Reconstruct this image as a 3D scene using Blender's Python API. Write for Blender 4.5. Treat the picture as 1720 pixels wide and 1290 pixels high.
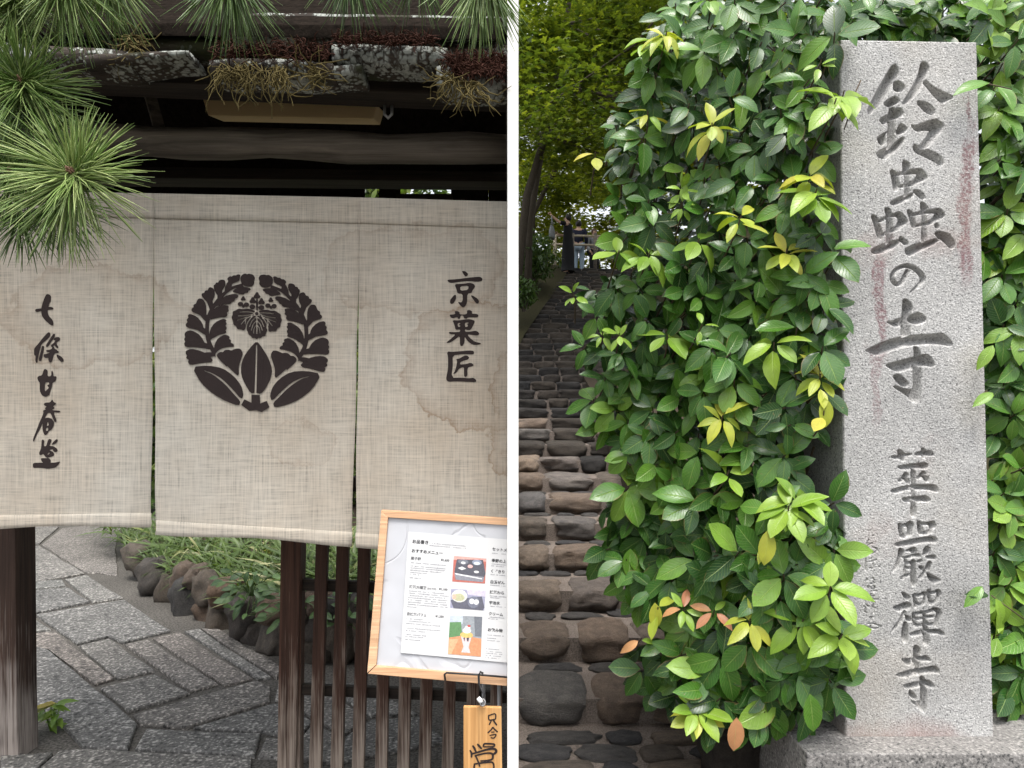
import bpy, bmesh, math, random
import numpy as np
from mathutils import Vector, Matrix, noise as mnoise

for o in list(bpy.data.objects):
    bpy.data.objects.remove(o)
SC = bpy.context.scene
COL = SC.collection
R = random.Random(7)
F, CX, CY, H = 1200.0, 860.0, 700.0, 1.55      # focal length and horizon of the view, eye height

# ------------------------------------------------------------------ camera, sky, sun, exposure
cam_d = bpy.data.cameras.new('camera')
cam_d.sensor_width = 36.0
cam_d.lens = 36.0 * F / 1720.0
cam_d.shift_y = (CY - 645.0) / 1720.0
cam_d.clip_start = 0.05
cam_d.clip_end = 500.0
cam = bpy.data.objects.new('camera', cam_d)
COL.objects.link(cam)
cam.location = (0, 0, H)
cam.rotation_euler = (math.radians(90), 0, 0)
SC.camera = cam

SUN_EL, SUN_AZ = 70.0, 178.0                  # degrees; azimuth clockwise from +Y (behind the viewer)
world = bpy.data.worlds.new('World')
SC.world = world
world.use_nodes = True
wn = world.node_tree
for n in list(wn.nodes):
    wn.nodes.remove(n)
sky = wn.nodes.new('ShaderNodeTexSky')
sky.sky_type = 'NISHITA'
sky.sun_disc = False
sky.sun_elevation = math.radians(SUN_EL)
sky.sun_rotation = math.radians(SUN_AZ)
sky.air_density = 1.0
sky.dust_density = 4.0
sky.ozone_density = 1.0
hsv = wn.nodes.new('ShaderNodeHueSaturation')
hsv.inputs['Saturation'].default_value = 0.22     # a veil of cloud over the whole sky
bg = wn.nodes.new('ShaderNodeBackground')
bg.inputs['Strength'].default_value = 0.15
wo = wn.nodes.new('ShaderNodeOutputWorld')
wn.links.new(sky.outputs[0], hsv.inputs['Color'])
wn.links.new(hsv.outputs[0], bg.inputs['Color'])
wn.links.new(bg.outputs[0], wo.inputs['Surface'])

sun_d = bpy.data.lights.new('sun', 'SUN')
sun_d.energy = 1.3
sun_d.angle = math.radians(25)
sun_d.color = (1.0, 0.96, 0.9)
sun = bpy.data.objects.new('sun', sun_d)
COL.objects.link(sun)
_e, _a = math.radians(SUN_EL), math.radians(SUN_AZ)
sun_dir = Vector((math.sin(_a) * math.cos(_e), math.cos(_a) * math.cos(_e), math.sin(_e)))
sun.rotation_euler = sun_dir.to_track_quat('Z', 'Y').to_euler()
sun.location = sun_dir * 30

vs = SC.view_settings
vs.view_transform = 'Standard'
vs.look = 'None'
vs.gamma = 1.0
vs.use_curve_mapping = False
vs.exposure = 1.27
SC.render.engine = 'CYCLES'
SC.cycles.use_denoising = True
SC.cycles.max_bounces = 8
SC.cycles.transparent_max_bounces = 8
SC.cycles.caustics_reflective = False
SC.cycles.caustics_refractive = False

# ------------------------------------------------------------------ helpers
def P(px, py, d):
    return Vector(((px - CX) * d / F, d, H - (py - CY) * d / F))

def G(px, py, z=0.0):
    return P(px, py, F * (H - z) / (py - CY))

def tag(o, label=None, cat=None, group=None, kind=None):
    if label: o['label'] = label
    if cat: o['category'] = cat
    if group: o['group'] = group
    if kind: o['kind'] = kind
    return o

def thing(name, loc, label, cat, group=None):
    o = bpy.data.objects.new(name, None)
    o.empty_display_size = 0.1
    COL.objects.link(o)
    o.location = loc
    return tag(o, label, cat, group)

def wloc(o):
    v = Vector(o.location)
    while o.parent:
        o = o.parent
        v = v + Vector(o.location)
    return v

def link(name, me, parent=None, loc=(0, 0, 0), rot=None, scale=None):
    """an object at a world location, child of parent (parents are never rotated or scaled)"""
    o = bpy.data.objects.new(name, me)
    COL.objects.link(o)
    o.location = Vector(loc)
    if rot is not None: o.rotation_euler = rot
    if scale is not None: o.scale = scale
    if parent:
        o.parent = parent
        o.location = Vector(loc) - wloc(parent)
    return o

class MB:
    def __init__(s):
        s.v, s.f, s.uv = [], [], []
    def add(s, vs, fs, uvs=None):
        b = len(s.v)
        s.v += [tuple(v) for v in vs]
        s.f += [tuple(i + b for i in f) for f in fs]
        if uvs is not None: s.uv += uvs
    def box(s, c, h, M=None):
        c = Vector(c)
        vs = [Vector((sx * h[0], sy * h[1], sz * h[2])) for sx in (-1, 1) for sy in (-1, 1) for sz in (-1, 1)]
        if M: vs = [M @ v for v in vs]
        s.add([c + v for v in vs], [(0, 1, 3, 2), (4, 6, 7, 5), (0, 4, 5, 1), (2, 3, 7, 6), (0, 2, 6, 4), (1, 5, 7, 3)])
    def hexa(s, a, b):
        """a, b: two rings of four points"""
        s.add(list(a) + list(b), [(0, 1, 2, 3), (7, 6, 5, 4), (0, 4, 5, 1), (1, 5, 6, 2), (2, 6, 7, 3), (3, 7, 4, 0)])
    def tube(s, pts, rad, n=8, caps=True, wob=0.0):
        pts = [Vector(p) for p in pts]
        if not isinstance(rad, (list, tuple)): rad = [rad] * len(pts)
        rings = []
        up = Vector((0, 0, 1))
        for i, p in enumerate(pts):
            t = (pts[min(i + 1, len(pts) - 1)] - pts[max(i - 1, 0)]).normalized()
            if abs(t.dot(up)) > 0.95: up = Vector((0.3, 1, 0.1)).normalized()
            a = t.cross(up).normalized(); b = t.cross(a).normalized()
            ring = []
            for k in range(n):
                an = 2 * math.pi * k / n
                r = rad[i]
                if wob: r *= 1 + wob * mnoise.noise(Vector((p.x * 4 + math.cos(an), p.y * 4 + math.sin(an), p.z * 4)))
                ring.append(p + a * math.cos(an) * r + b * math.sin(an) * r)
            rings.append(ring)
        vs = [v for r_ in rings for v in r_]
        fs = []
        for i in range(len(pts) - 1):
            for k in range(n):
                k2 = (k + 1) % n
                fs.append((i * n + k, i * n + k2, (i + 1) * n + k2, (i + 1) * n + k))
        if caps:
            fs.append(tuple(range(n - 1, -1, -1)))
            fs.append(tuple((len(pts) - 1) * n + k for k in range(n)))
        s.add(vs, fs)
    def mesh(s, name, mat, smooth=False, origin=(0, 0, 0)):
        me = bpy.data.meshes.new(name)
        o = Vector(origin)
        me.from_pydata([tuple(Vector(v) - o) for v in s.v], [], s.f)
        if s.uv and len(s.uv) == len(s.v):
            l = me.uv_layers.new(name='UVMap')
            idx = np.empty(len(me.loops), dtype=np.int32)
            me.loops.foreach_get('vertex_index', idx)
            l.data.foreach_set('uv', np.array(s.uv, dtype=np.float32)[idx].ravel())
        if mat: me.materials.append(mat)
        if smooth: me.polygons.foreach_set('use_smooth', [True] * len(me.polygons))
        me.update()
        return me
    def build(s, name, mat, parent=None, smooth=False, origin=None, recalc=False, bevel=0.0):
        if origin is None:
            a = np.array(s.v)
            origin = Vector(((a[:, 0].min() + a[:, 0].max()) / 2, (a[:, 1].min() + a[:, 1].max()) / 2, a[:, 2].min()))
        me = s.mesh(name, mat, smooth, origin)
        if recalc or bevel:
            bm = bmesh.new(); bm.from_mesh(me)
            bmesh.ops.recalc_face_normals(bm, faces=bm.faces)
            if bevel:
                bmesh.ops.bevel(bm, geom=list(bm.edges), offset=bevel, segments=2, affect='EDGES', profile=0.6)
            bm.to_mesh(me); bm.free()
        return link(name, me, parent, origin)

def ico(sub):
    bm = bmesh.new()
    bmesh.ops.create_icosphere(bm, subdivisions=sub, radius=1.0)
    v = np.array([x.co[:] for x in bm.verts]); f = [tuple(q.index for q in p.verts) for p in bm.faces]
    bm.free()
    return v, f
ICO2, ICO1 = ico(2), ico(1)
ICO3 = ico(3)

def rock_mesh(name, mat, seed, p=4.0, amp=0.14, base=None, flat=0.0):
    v, f = base or ICO2
    out = []
    for q in v:
        n = (abs(q) ** p).sum() ** (1.0 / p)
        w = q / n
        d = mnoise.noise(Vector(w * 1.3) + Vector((seed * 7.1, 3.3, 1.7))) * amp + mnoise.noise(Vector(w * 3.1) + Vector((1.0, seed * 5.3, 0))) * amp * 0.45 + (mnoise.noise(Vector(w * 6.5) + Vector((0, seed * 2.3, 4.0))) * amp * 0.3 + mnoise.noise(Vector(w * 13.0) + Vector((seed * 1.3, 0, 4.0))) * amp * 0.16 if base else 0)
        w = w * (1 + d)
        if flat and w[2] > flat: w[2] = flat + (w[2] - flat) * 0.25
        out.append(w)
    mb = MB(); mb.add(out, f)
    return mb.mesh(name, mat, True)

# ------------------------------------------------------------------ node helpers
class NT:
    def __init__(s, name):
        s.m = bpy.data.materials.new(name)
        s.m.use_nodes = True
        s.t = s.m.node_tree
        for n in list(s.t.nodes): s.t.nodes.remove(n)
        s.out = s.t.nodes.new('ShaderNodeOutputMaterial')
    def put(s, sock, v):
        if isinstance(v, bpy.types.NodeSocket): s.t.links.new(v, sock)
        elif v is not None:
            if isinstance(v, (tuple, list)) and len(v) == 3 and sock.type == 'RGBA': v = (*v, 1.0)
            sock.default_value = v
    def n(s, typ, props=None, **ins):
        nd = s.t.nodes.new('ShaderNode' + typ)
        for k, v in (props or {}).items(): setattr(nd, k, v)
        for k, v in ins.items(): s.put(nd.inputs[k.replace('_', ' ')], v)
        return nd
    def obj(s): return s.n('TexCoord').outputs['Object']
    def uv(s): return s.n('TexCoord').outputs['UV']
    def world(s): return s.n('NewGeometry').outputs['Position']
    def map(s, co, scale=(1, 1, 1), loc=(0, 0, 0), rot=(0, 0, 0)):
        return s.n('Mapping', Vector=co, Scale=scale, Location=loc, Rotation=rot).outputs[0]
    def noise(s, co, scale, detail=3.0, rough=0.55, dist=0.0):
        return s.n('TexNoise', Vector=co, Scale=scale, Detail=detail, Roughness=rough, Distortion=dist).outputs[0]
    def vor(s, co, scale, feature='F1', out='Distance', rnd=1.0):
        return s.n('TexVoronoi', {'feature': feature}, Vector=co, Scale=scale, Randomness=rnd).outputs[out]
    def ramp(s, fac, stops, interp='LINEAR'):
        nd = s.n('ValToRGB', Fac=fac)
        cr = nd.color_ramp; cr.interpolation = interp
        while len(cr.elements) < len(stops): cr.elements.new(0.5)
        for e, (p, c) in zip(cr.elements, stops):
            e.position = p
            e.color = (*c, 1) if isinstance(c, (tuple, list)) else (c, c, c, 1)
        return nd.outputs[0]
    def mix(s, fac, a, b, mode='MIX'):
        nd = s.n('Mix', {'data_type': 'RGBA', 'blend_type': mode})
        s.put(nd.inputs[0], fac); s.put(nd.inputs[6], a); s.put(nd.inputs[7], b)
        return nd.outputs[2]
    def math(s, op, a, b=0.0, c=0.0, clamp=False):
        nd = s.n('Math', {'operation': op, 'use_clamp': clamp})
        s.put(nd.inputs[0], a); s.put(nd.inputs[1], b); s.put(nd.inputs[2], c)
        return nd.outputs[0]
    def bump(s, h, strength=0.3, dist=0.01, normal=None):
        nd = s.n('Bump', Strength=strength, Distance=dist, Height=h)
        if normal: s.put(nd.inputs['Normal'], normal)
        return nd.outputs[0]
    def bsdf(s, color, rough=0.6, normal=None, spec=0.5, metal=0.0, **kw):
        nd = s.n('BsdfPrincipled', Base_Color=color, Roughness=rough, Metallic=metal)
        nd.inputs['Specular IOR Level'].default_value = spec
        if normal: s.put(nd.inputs['Normal'], normal)
        for k, v in kw.items(): s.put(nd.inputs[k.replace('_', ' ')], v)
        return nd
    def done(s, shader):
        s.t.links.new(shader.outputs[0] if hasattr(shader, 'outputs') else shader, s.out.inputs['Surface'])
        return s.m

M = {}
def plain(name, col, rough=0.6, spec=0.4, metal=0.0, bump=0.0, var=0.15, scale=25.0):
    t = NT(name); co = t.obj()
    nz = t.noise(co, scale, 4, 0.7)
    c = t.mix(nz, tuple(x * (1 - var) for x in col), tuple(min(1, x * (1 + var)) for x in col))
    M[name] = t.done(t.bsdf(c, rough, t.bump(t.noise(co, 120), bump, 0.004) if bump else None, spec, metal))
    return M[name]

def wood(name, dark, light, axis=0, scale=1.0, rough=0.75, pale=None, pale_amt=0.0, pale_z=None, spec=0.25):
    """timber; the grain runs along the given axis. pale: greyed, worn-off patches"""
    t = NT(name); co = t.obj()
    sc = [38.0 * scale] * 3; sc[axis] = 1.6 * scale
    g = t.noise(t.map(co, tuple(sc)), 1.0, 6, 0.65, 0.6)
    sc2 = [170.0 * scale] * 3; sc2[axis] = 4.0 * scale
    fine = t.noise(t.map(co, tuple(sc2)), 1.0, 3, 0.6)
    c = t.ramp(g, [(0.3, dark), (0.72, light)])
    c = t.mix(0.5, c, t.ramp(fine, [(0.3, 0.35), (0.7, 1.0)]), 'MULTIPLY')
    if pale:
        rv = t.n('CombineXYZ', X=t.math('MULTIPLY', t.n('ObjectInfo').outputs['Random'], 50.0)).outputs[0]
        w = t.noise(t.map(co, (16, 16, 1.5) if axis == 2 else (1.5, 16, 16), loc=(0, 0, 0)), 1.0, 5, 0.65)
        w2 = t.n('VectorMath', {'operation': 'ADD'}); t.put(w2.inputs[0], co); t.put(w2.inputs[1], rv)
        w = t.math('ADD', t.math('MULTIPLY', w, 0.5), t.math('MULTIPLY', t.noise(w2.outputs[0], 3.2, 3), 0.5))
        if pale_z is not None:      # weathering where rain splashes the foot of the timber
            z = t.n('SeparateXYZ', Vector=t.world()).outputs[2]
            w = t.math('ADD', w, t.n('MapRange', Value=z, From_Min=pale_z[1], From_Max=pale_z[0], To_Min=-0.12, To_Max=0.36).outputs[0])
        w = t.math('ADD', w, t.math('MULTIPLY', t.math('SUBTRACT', fine, 0.5), 0.8))
        c = t.mix(t.ramp(w, [(0.6 - pale_amt, 0.0), (0.9 - pale_amt, 0.85)]), c, pale)
    b = t.bump(t.math('ADD', g, t.math('MULTIPLY', fine, 0.5)), 0.5, 0.006)
    M[name] = t.done(t.bsdf(c, rough, b, spec))
    return M[name]

def granite(name, base, dark, light, speck=110.0, rough=0.85, chisel=0.0, rnd=0.0, stains=None, bumpd=0.004):
    t = NT(name); co = t.obj()
    n1 = t.noise(co, speck, 2, 0.5)
    n2 = t.noise(co, speck * 0.42, 3, 0.6)
    v = t.math('ADD', t.math('MULTIPLY', n1, 0.65), t.math('MULTIPLY', n2, 0.35))
    c = t.ramp(v, [(0.36, dark), (0.46, base), (0.53, base), (0.62, light)])
    lo = t.noise(co, 2.2, 4, 0.6)
    c = t.mix(0.7, c, t.ramp(lo, [(0.3, 0.55), (0.7, 1.05)]), 'MULTIPLY')
    if rnd:
        r = t.n('ObjectInfo').outputs['Random']
        c = t.mix(rnd, c, t.ramp(r, [(0.0, (0.55, 0.55, 0.57)), (0.4, (1, 0.97, 0.93)), (0.65, (0.9, 0.7, 0.6)), (1.0, (0.85, 0.88, 0.86))]), 'MULTIPLY')
    if stains: c = stains(t, co, c)
    hgt = t.math('ADD', n1, t.math('MULTIPLY', t.noise(co, 30, 4, 0.65), chisel * 4))
    M[name] = t.done(t.bsdf(c, rough, t.bump(hgt, 0.7, bumpd), 0.3))
    return M[name]
# ------------------------------------------------------------------ brush-drawn shapes: outlines -> signed distance field -> mesh or carving
def chaikin(pts, it=2):
    a = np.array(pts, dtype=float)
    for _ in range(it):
        b = np.roll(a, -1, axis=0)
        a = np.stack([a * 0.78 + b * 0.22, a * 0.22 + b * 0.78], 1).reshape(-1, 2)
    return a

def ribbon(pts, w):
    """outline of a brush line through pts with full widths w"""
    p = np.array(pts, dtype=float)
    n = len(p)
    if not isinstance(w, (list, tuple)): w = [w] * n
    t = np.linspace(0, n - 1, max(2, (n - 1) * 5 + 1))
    def cr(a):
        a = np.array(a, dtype=float)
        out = []
        for x in t:
            i = min(int(x), n - 2); u = x - i
            p0 = a[max(i - 1, 0)]; p1 = a[i]; p2 = a[i + 1]; p3 = a[min(i + 2, n - 1)]
            out.append(0.5 * (2 * p1 + (p2 - p0) * u + (2 * p0 - 5 * p1 + 4 * p2 - p3) * u * u + (3 * p1 - p0 - 3 * p2 + p3) * u ** 3))
        return np.array(out)
    c = cr(p); ww = np.abs(cr(w)) / 2
    d = np.gradient(c, axis=0); d /= np.linalg.norm(d, axis=1)[:, None] + 1e-9
    nr = np.stack([-d[:, 1], d[:, 0]], 1)
    L = c + nr * ww[:, None]; Rr = c - nr * ww[:, None]
    return np.concatenate([L, [c[-1] + d[-1] * ww[-1] * 0.7], Rr[::-1], [c[0] - d[0] * ww[0] * 0.7]])

def poly_sdf(poly, X, Y):
    d2 = np.full(X.shape, 1e18); s = np.zeros(X.shape, dtype=bool)
    n = len(poly)
    for i in range(n):
        ax, ay = poly[i]; bx, by = poly[(i + 1) % n]
        ex, ey = bx - ax, by - ay
        L = ex * ex + ey * ey + 1e-12
        u = np.clip(((X - ax) * ex + (Y - ay) * ey) / L, 0, 1)
        d2 = np.minimum(d2, (X - ax - u * ex) ** 2 + (Y - ay - u * ey) ** 2)
        c = ((ay <= Y) & (by > Y)) | ((by <= Y) & (ay > Y))
        with np.errstate(divide='ignore', invalid='ignore'):
            xi = ax + (Y - ay) / (by - ay if by != ay else 1e-12) * ex
        s ^= c & (X < xi)
    d = np.sqrt(d2)
    return np.where(s, d, -d)

class Field:
    """union of outlines minus holes on a regular grid of photograph-sized units"""
    def __init__(s, x0, y0, x1, y1, step):
        s.x0, s.y0, s.st = x0, y0, step
        s.nx = int(math.ceil((x1 - x0) / step)) + 1
        s.ny = int(math.ceil((y1 - y0) / step)) + 1
        s.f = np.full((s.ny, s.nx), -50.0)
    def _win(s, p, m=6):
        i0 = max(0, int((p[:, 0].min() - m - s.x0) / s.st)); i1 = min(s.nx, int((p[:, 0].max() + m - s.x0) / s.st) + 2)
        j0 = max(0, int((p[:, 1].min() - m - s.y0) / s.st)); j1 = min(s.ny, int((p[:, 1].max() + m - s.y0) / s.st) + 2)
        X, Y = np.meshgrid(s.x0 + np.arange(i0, i1) * s.st, s.y0 + np.arange(j0, j1) * s.st)
        return slice(j0, j1), slice(i0, i1), X, Y
    def add(s, p, grow=0.0):
        j, i, X, Y = s._win(p)
        if X.size: s.f[j, i] = np.maximum(s.f[j, i], poly_sdf(p, X, Y) + grow)
    def cut(s, p):
        j, i, X, Y = s._win(p)
        if X.size: s.f[j, i] = np.minimum(s.f[j, i], -poly_sdf(p, X, Y))
    def mesh(s, to_world):
        """the filled area as faces (marching squares); to_world(x, y) -> point"""
        mb = MB(); cache = {}
        f, st = s.f, s.st
        def vid(key, x, y):
            if key not in cache:
                cache[key] = len(mb.v); mb.v.append(tuple(to_world(x, y)))
            return cache[key]
        ins = f > 0
        cnt = ins[:-1, :-1].astype(int) + ins[1:, :-1] + ins[:-1, 1:] + ins[1:, 1:]
        for j, i in zip(*np.nonzero(cnt)):
            cs = [(i, j), (i + 1, j), (i + 1, j + 1), (i, j + 1)]
            if cnt[j, i] == 4:
                mb.f.append(tuple(vid(c, s.x0 + c[0] * st, s.y0 + c[1] * st) for c in cs)); continue
            out = []
            for k in range(4):
                a, b = cs[k], cs[(k + 1) % 4]
                fa, fb = f[a[1], a[0]], f[b[1], b[0]]
                if fa > 0: out.append(vid(a, s.x0 + a[0] * st, s.y0 + a[1] * st))
                if (fa > 0) != (fb > 0):
                    u = min(0.98, max(0.02, fa / (fa - fb)))
                    out.append(vid((min(a, b), max(a, b)), s.x0 + (a[0] + (b[0] - a[0]) * u) * st, s.y0 + (a[1] + (b[1] - a[1]) * u) * st))
            if len(out) >= 3: mb.f.append(tuple(out))
        return mb

def sc(polys, ox, oy, s, sm=2):
    return [chaikin([(ox + x / s, oy + y / s) for x, y in p], sm) for p in polys]
def scr(lines, ox, oy, s):
    return [ribbon([(ox + x / s, oy + y / s) for x, y in p], [q / s for q in (w if isinstance(w, list) else [w] * len(p))]) for p, w in lines]

A_ = (40, 480, 8.0625); B_ = (40, 640, 8.0625); K_ = (730, 440, 5.86)
INK = []      # (name, outlines, holes)
INK.append(('character', sc([
 [(295,125),(325,108),(372,135),(365,205),(345,240),(330,300),(322,350),(335,405),(385,455),(403,500),(400,535),(375,540),(330,505),(280,460),(240,400),(235,340),(240,280),(265,200)],
 [(150,315),(235,305),(330,290),(350,282),(385,290),(403,305),(400,322),(360,322),(300,330),(220,345),(180,355),(158,350)]], *A_), []))
INK.append(('character', sc([
 [(325,632),(345,628),(362,650),(358,685),(300,740),(240,790),(225,840),(205,915),(190,990),(185,1045),(165,1042),(155,1010),(160,945),(140,945),(138,860),(150,835),(200,780),(260,700)],
 [(250,808),(275,820),(272,870),(250,960),(235,1020),(205,1020),(200,990),(220,920),(238,840)],
 [(400,645),(425,655),(415,700),(370,760),(330,825),(305,835),(298,805),(340,740)],
 [(420,700),(470,690),(495,715),(485,740),(455,755),(440,780),(470,830),(465,850),(440,840),(410,800),(395,830),(365,825),(370,795),(400,780),(420,755),(430,735),(400,735)],
 [(300,870),(370,865),(390,820),(405,822),(420,855),(445,865),(475,895),(470,910),(430,912),(405,930),(395,980),(380,1030),(365,1042),(340,1030),(330,1000),(335,975),(290,980),(268,960),(270,925),(310,920),(360,905),(305,895)],
 [(440,930),(460,930),(510,960),(543,1000),(535,1025),(510,1035),(480,1010),(450,970)]], *A_, 1), []))
INK.append(('character', sc([
 [(270,1135),(290,1125),(325,1145),(318,1225),(370,1225),(372,1160),(385,1145),(402,1190),(400,1225),(448,1225),(430,1290),(415,1300),(390,1310),(380,1370),(355,1440),(350,1475),(310,1500),(285,1505),(240,1480),(215,1420),(215,1310),(195,1290),(180,1245),(200,1220),(245,1215)]], *A_, 1),
 sc([[(285,1310),(340,1305),(345,1335),(315,1345),(325,1365),(342,1380),(310,1410),(285,1435)]], *A_, 1)))
INK.append(('character', sc([
 [(385,245),(405,285),(437,298),(430,318),(405,335),(395,348),(420,360),(405,378),(375,392),(430,397),(490,402),(495,420),(470,428),(400,420),(445,530),(440,555),(415,552),(390,500),(362,432),(325,432),(300,470),(260,560),(215,660),(180,720),(150,790),(135,822),(122,815),(125,780),(150,720),(180,640),(220,540),(265,440),(260,395),(300,385),(280,370),(310,345),(275,330),(270,305),(300,290),(355,290)],
 [(290,500),(330,495),(380,510),(412,560),(400,620),(370,665),(335,680),(330,700),(300,735),(275,725),(255,670),(250,600),(265,530)]], *B_, 1),
 sc([[(325,545),(338,590),(330,605),(308,608)], [(300,640),(330,630),(330,670),(300,675)]], *B_, 1)))
INK.append(('character', sc([
 [(240,800),(262,790),(278,810),(270,880),(300,885),(320,820),(335,785),(360,783),(378,800),(360,850),(345,880),(400,880),(450,915),(460,940),(445,962),(415,962),(395,945),(395,925),(340,935),(390,955),(412,985),(405,1015),(370,1025),(335,1035),(310,1040),(285,1020),(265,985),(240,1000),(215,1005),(205,975),(220,945),(235,900)],
 [(440,783),(462,795),(455,825),(430,850),(372,868),(385,840)],
 [(228,1042),(300,1045),(340,1040),(370,1080),(360,1105),(420,1105),(500,1085),(470,1130),(430,1170),(330,1190),(270,1180),(190,1175),(130,1178),(120,1140),(130,1108),(220,1105),(265,1105),(240,1090)]], *B_, 1),
 sc([[(345,965),(350,980),(325,1003),(322,985)]], *B_, 1)))
INK.append(('character', sc([
 [(265,88),(300,90),(330,115),(325,135),(305,145),(290,130)],
 [(122,175),(220,170),(330,155),(400,148),(450,145),(472,165),(468,188),(420,195),(340,188),(240,195),(165,208),(135,198)],
 [(195,218),(260,215),(350,205),(380,212),(403,240),(370,285),(365,305),(322,312),(320,400),(300,440),(275,447),(245,420),(228,390),(265,400),(278,370),(275,315),(225,310),(215,270)],
 [(195,322),(212,325),(210,370),(185,405),(165,415),(150,400),(155,370)],
 [(352,328),(375,330),(430,365),(438,395),(425,412),(405,405)]], *K_, 1),
 sc([[(250,240),(335,232),(330,275),(255,285)]], *K_, 1)))
INK.append(('character', sc([
 [(140,520),(205,515),(195,485),(225,482),(248,495),(245,515),(290,518),(320,510),(318,475),(345,472),(370,485),(365,510),(415,510),(433,525),(425,545),(380,545),(330,545),(315,560),(290,555),(280,525),(255,530),(250,560),(230,560),(225,540),(170,557)],
 [(175,572),(240,575),(300,565),(350,562),(398,580),(385,615),(355,670),(320,670),(300,662),(298,685),(350,685),(410,675),(440,700),(435,720),(400,722),(320,710),(345,745),(395,785),(462,800),(440,815),(370,815),(320,775),(295,730),(295,790),(275,828),(255,828),(248,800),(248,725),(200,765),(150,795),(110,797),(150,765),(210,712),(150,712),(135,688),(200,690),(250,688),(252,665),(205,668),(195,620)]], *K_, 1),
 sc([[(226,602),(252,599),(252,612),(240,614),(240,624),(252,624),(252,638),(230,640)], [(299,597),(335,595),(332,605),(312,611),(328,618),(324,638),(299,640)]], *K_, 1)))
INK.append(('character', sc([
 [(122,895),(135,880),(160,885),(250,880),(340,870),(385,875),(390,905),(370,912),(280,905),(175,920),(180,1000),(165,1140),(260,1138),(340,1145),(380,1138),(410,1160),(408,1185),(300,1178),(200,1175),(135,1180),(115,1160),(115,1135),(132,1050),(132,930)],
 [(295,920),(320,920),(342,940),(330,960),(290,970),(255,985),(248,1010),(310,1005),(355,990),(385,1010),(380,1025),(330,1035),(322,1060),(325,1115),(310,1132),(290,1128),(288,1080),(290,1035),(245,1045),(215,1090),(180,1106),(200,1075),(215,1020),(222,975),(212,955),(245,950)]], *K_, 1), []))

# the crest: a wreath of lobed leaves round a paulownia flower
def mir(p): return [(1350 - x, y + 0.054 * (1350 - 2 * x)) for x, y in p]
_half = [
 [(555,110),(580,95),(598,103),(612,97),(645,105),(658,130),(648,150),(652,172),(635,192),(610,195),(580,190),(552,165),(548,130)],
 [(540,105),(535,130),(530,150),(480,168),(455,190),(437,205),(442,175),(452,150),(440,135),(460,118),(476,122),(490,110),(508,113),(522,103)],
 [(418,150),(420,185),(400,220),(372,248),(360,262),(345,240),(330,190),(346,182),(350,168),(368,170),(374,153),(395,145)],
 [(330,220),(335,270),(312,320),(300,340),(270,310),(235,270),(238,255),(256,253),(263,232),(284,232),(292,210),(305,206)],
 [(200,310),(212,296),(240,300),(265,340),(268,420),(260,450),(220,420),(155,395),(156,375),(172,367),(170,345),(190,338)],
 [(140,420),(190,440),(235,490),(250,560),(210,545),(112,520),(108,500),(124,485),(115,462),(132,450),(125,430)],
 [(110,560),(150,550),(220,590),(270,680),(255,690),(180,680),(105,680),(95,655),(106,640),(95,620),(106,605),(98,580)],
 [(110,715),(150,700),(220,715),(290,750),(325,800),(240,805),(140,825),(126,800),(136,785),(110,770),(122,752),(108,735)],
 [(480,235),(540,200),(600,207),(628,218),(600,230),(605,242),(580,242),(565,258),(510,245)],
 [(360,335),(390,300),(440,270),(490,260),(525,265),(518,285),(498,290),(492,312),(470,315),(465,333),(420,335)],
 [(300,460),(320,400),(360,360),(410,348),(450,355),(440,375),(448,392),(430,405),(438,425),(420,440),(380,440),(330,450)],
 [(295,610),(305,540),(340,490),(400,460),(428,465),(420,482),(432,495),(418,512),(432,530),(418,548),(430,568),(370,580),(320,610)],
 [(335,725),(340,660),(370,610),(420,585),(455,600),(448,620),(466,630),(460,650),(485,660),(488,680),(450,685),(390,690)],
 [(360,740),(385,725),(405,730),(420,710),(450,708),(470,716),(490,706),(520,698),(545,702),(560,735),(545,780),(525,840),(528,915),(490,880),(420,810),(370,770)],
 [(160,845),(280,835),(400,855),(490,920),(545,990),(565,1060),(552,1100),(490,1025),(400,935),(320,888),(240,862),(242,876),(320,905),(420,985),(490,1065),(540,1118),(530,1150),(430,1115),(330,1060),(230,970)],
 [(670,400),(600,376),(560,384),(530,378),(505,394),(485,400),(487,425),(475,445),(488,470),(490,500),(512,510),(520,535),(548,535),(575,548),(590,500),(640,430)],
]
_stem = [([(560,180),(470,212),(395,272),(325,362),(286,450),(276,540),(284,620),(318,700),(370,770),(428,838)], [16,24,28,30,32,32,32,34,34,24])]
_hveins = [([(668,412),(610,400),(540,402)], 7), ([(655,416),(600,428),(525,432)], 7), ([(640,428),(590,455),(550,500)], 7), ([(598,442),(560,455),(518,466)], 6), ([(588,452),(586,475),(582,500)], 6)]
_cv = [([(675,432),(676,500),(676,578)], 8)] + [q for x, y in ((-1, 0), (1, 0)) for q in (
  ([(675,440),(675 + x * 36, 470),(675 + x * 58, 520)], 7), ([(675,470),(675 + x * 28, 500),(675 + x * 44, 548)], 7), ([(675,505),(675 + x * 20, 530),(675 + x * 26, 572)], 6))]
def ell(x, y, a, b, n=18): return [(x + a * math.cos(2 * math.pi * k / n), y + b * math.sin(2 * math.pi * k / n)) for k in range(n)]
def tref(x, y, a): return [(x + a * (1 + 0.22 * math.cos(3 * (t + 1.57))) * math.cos(t), y + a * (1 + 0.22 * math.cos(3 * (t + 1.57))) * math.sin(t)) for t in [2 * math.pi * k / 24 for k in range(24)]]
C_ = (290, 440, 4.779)
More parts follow.
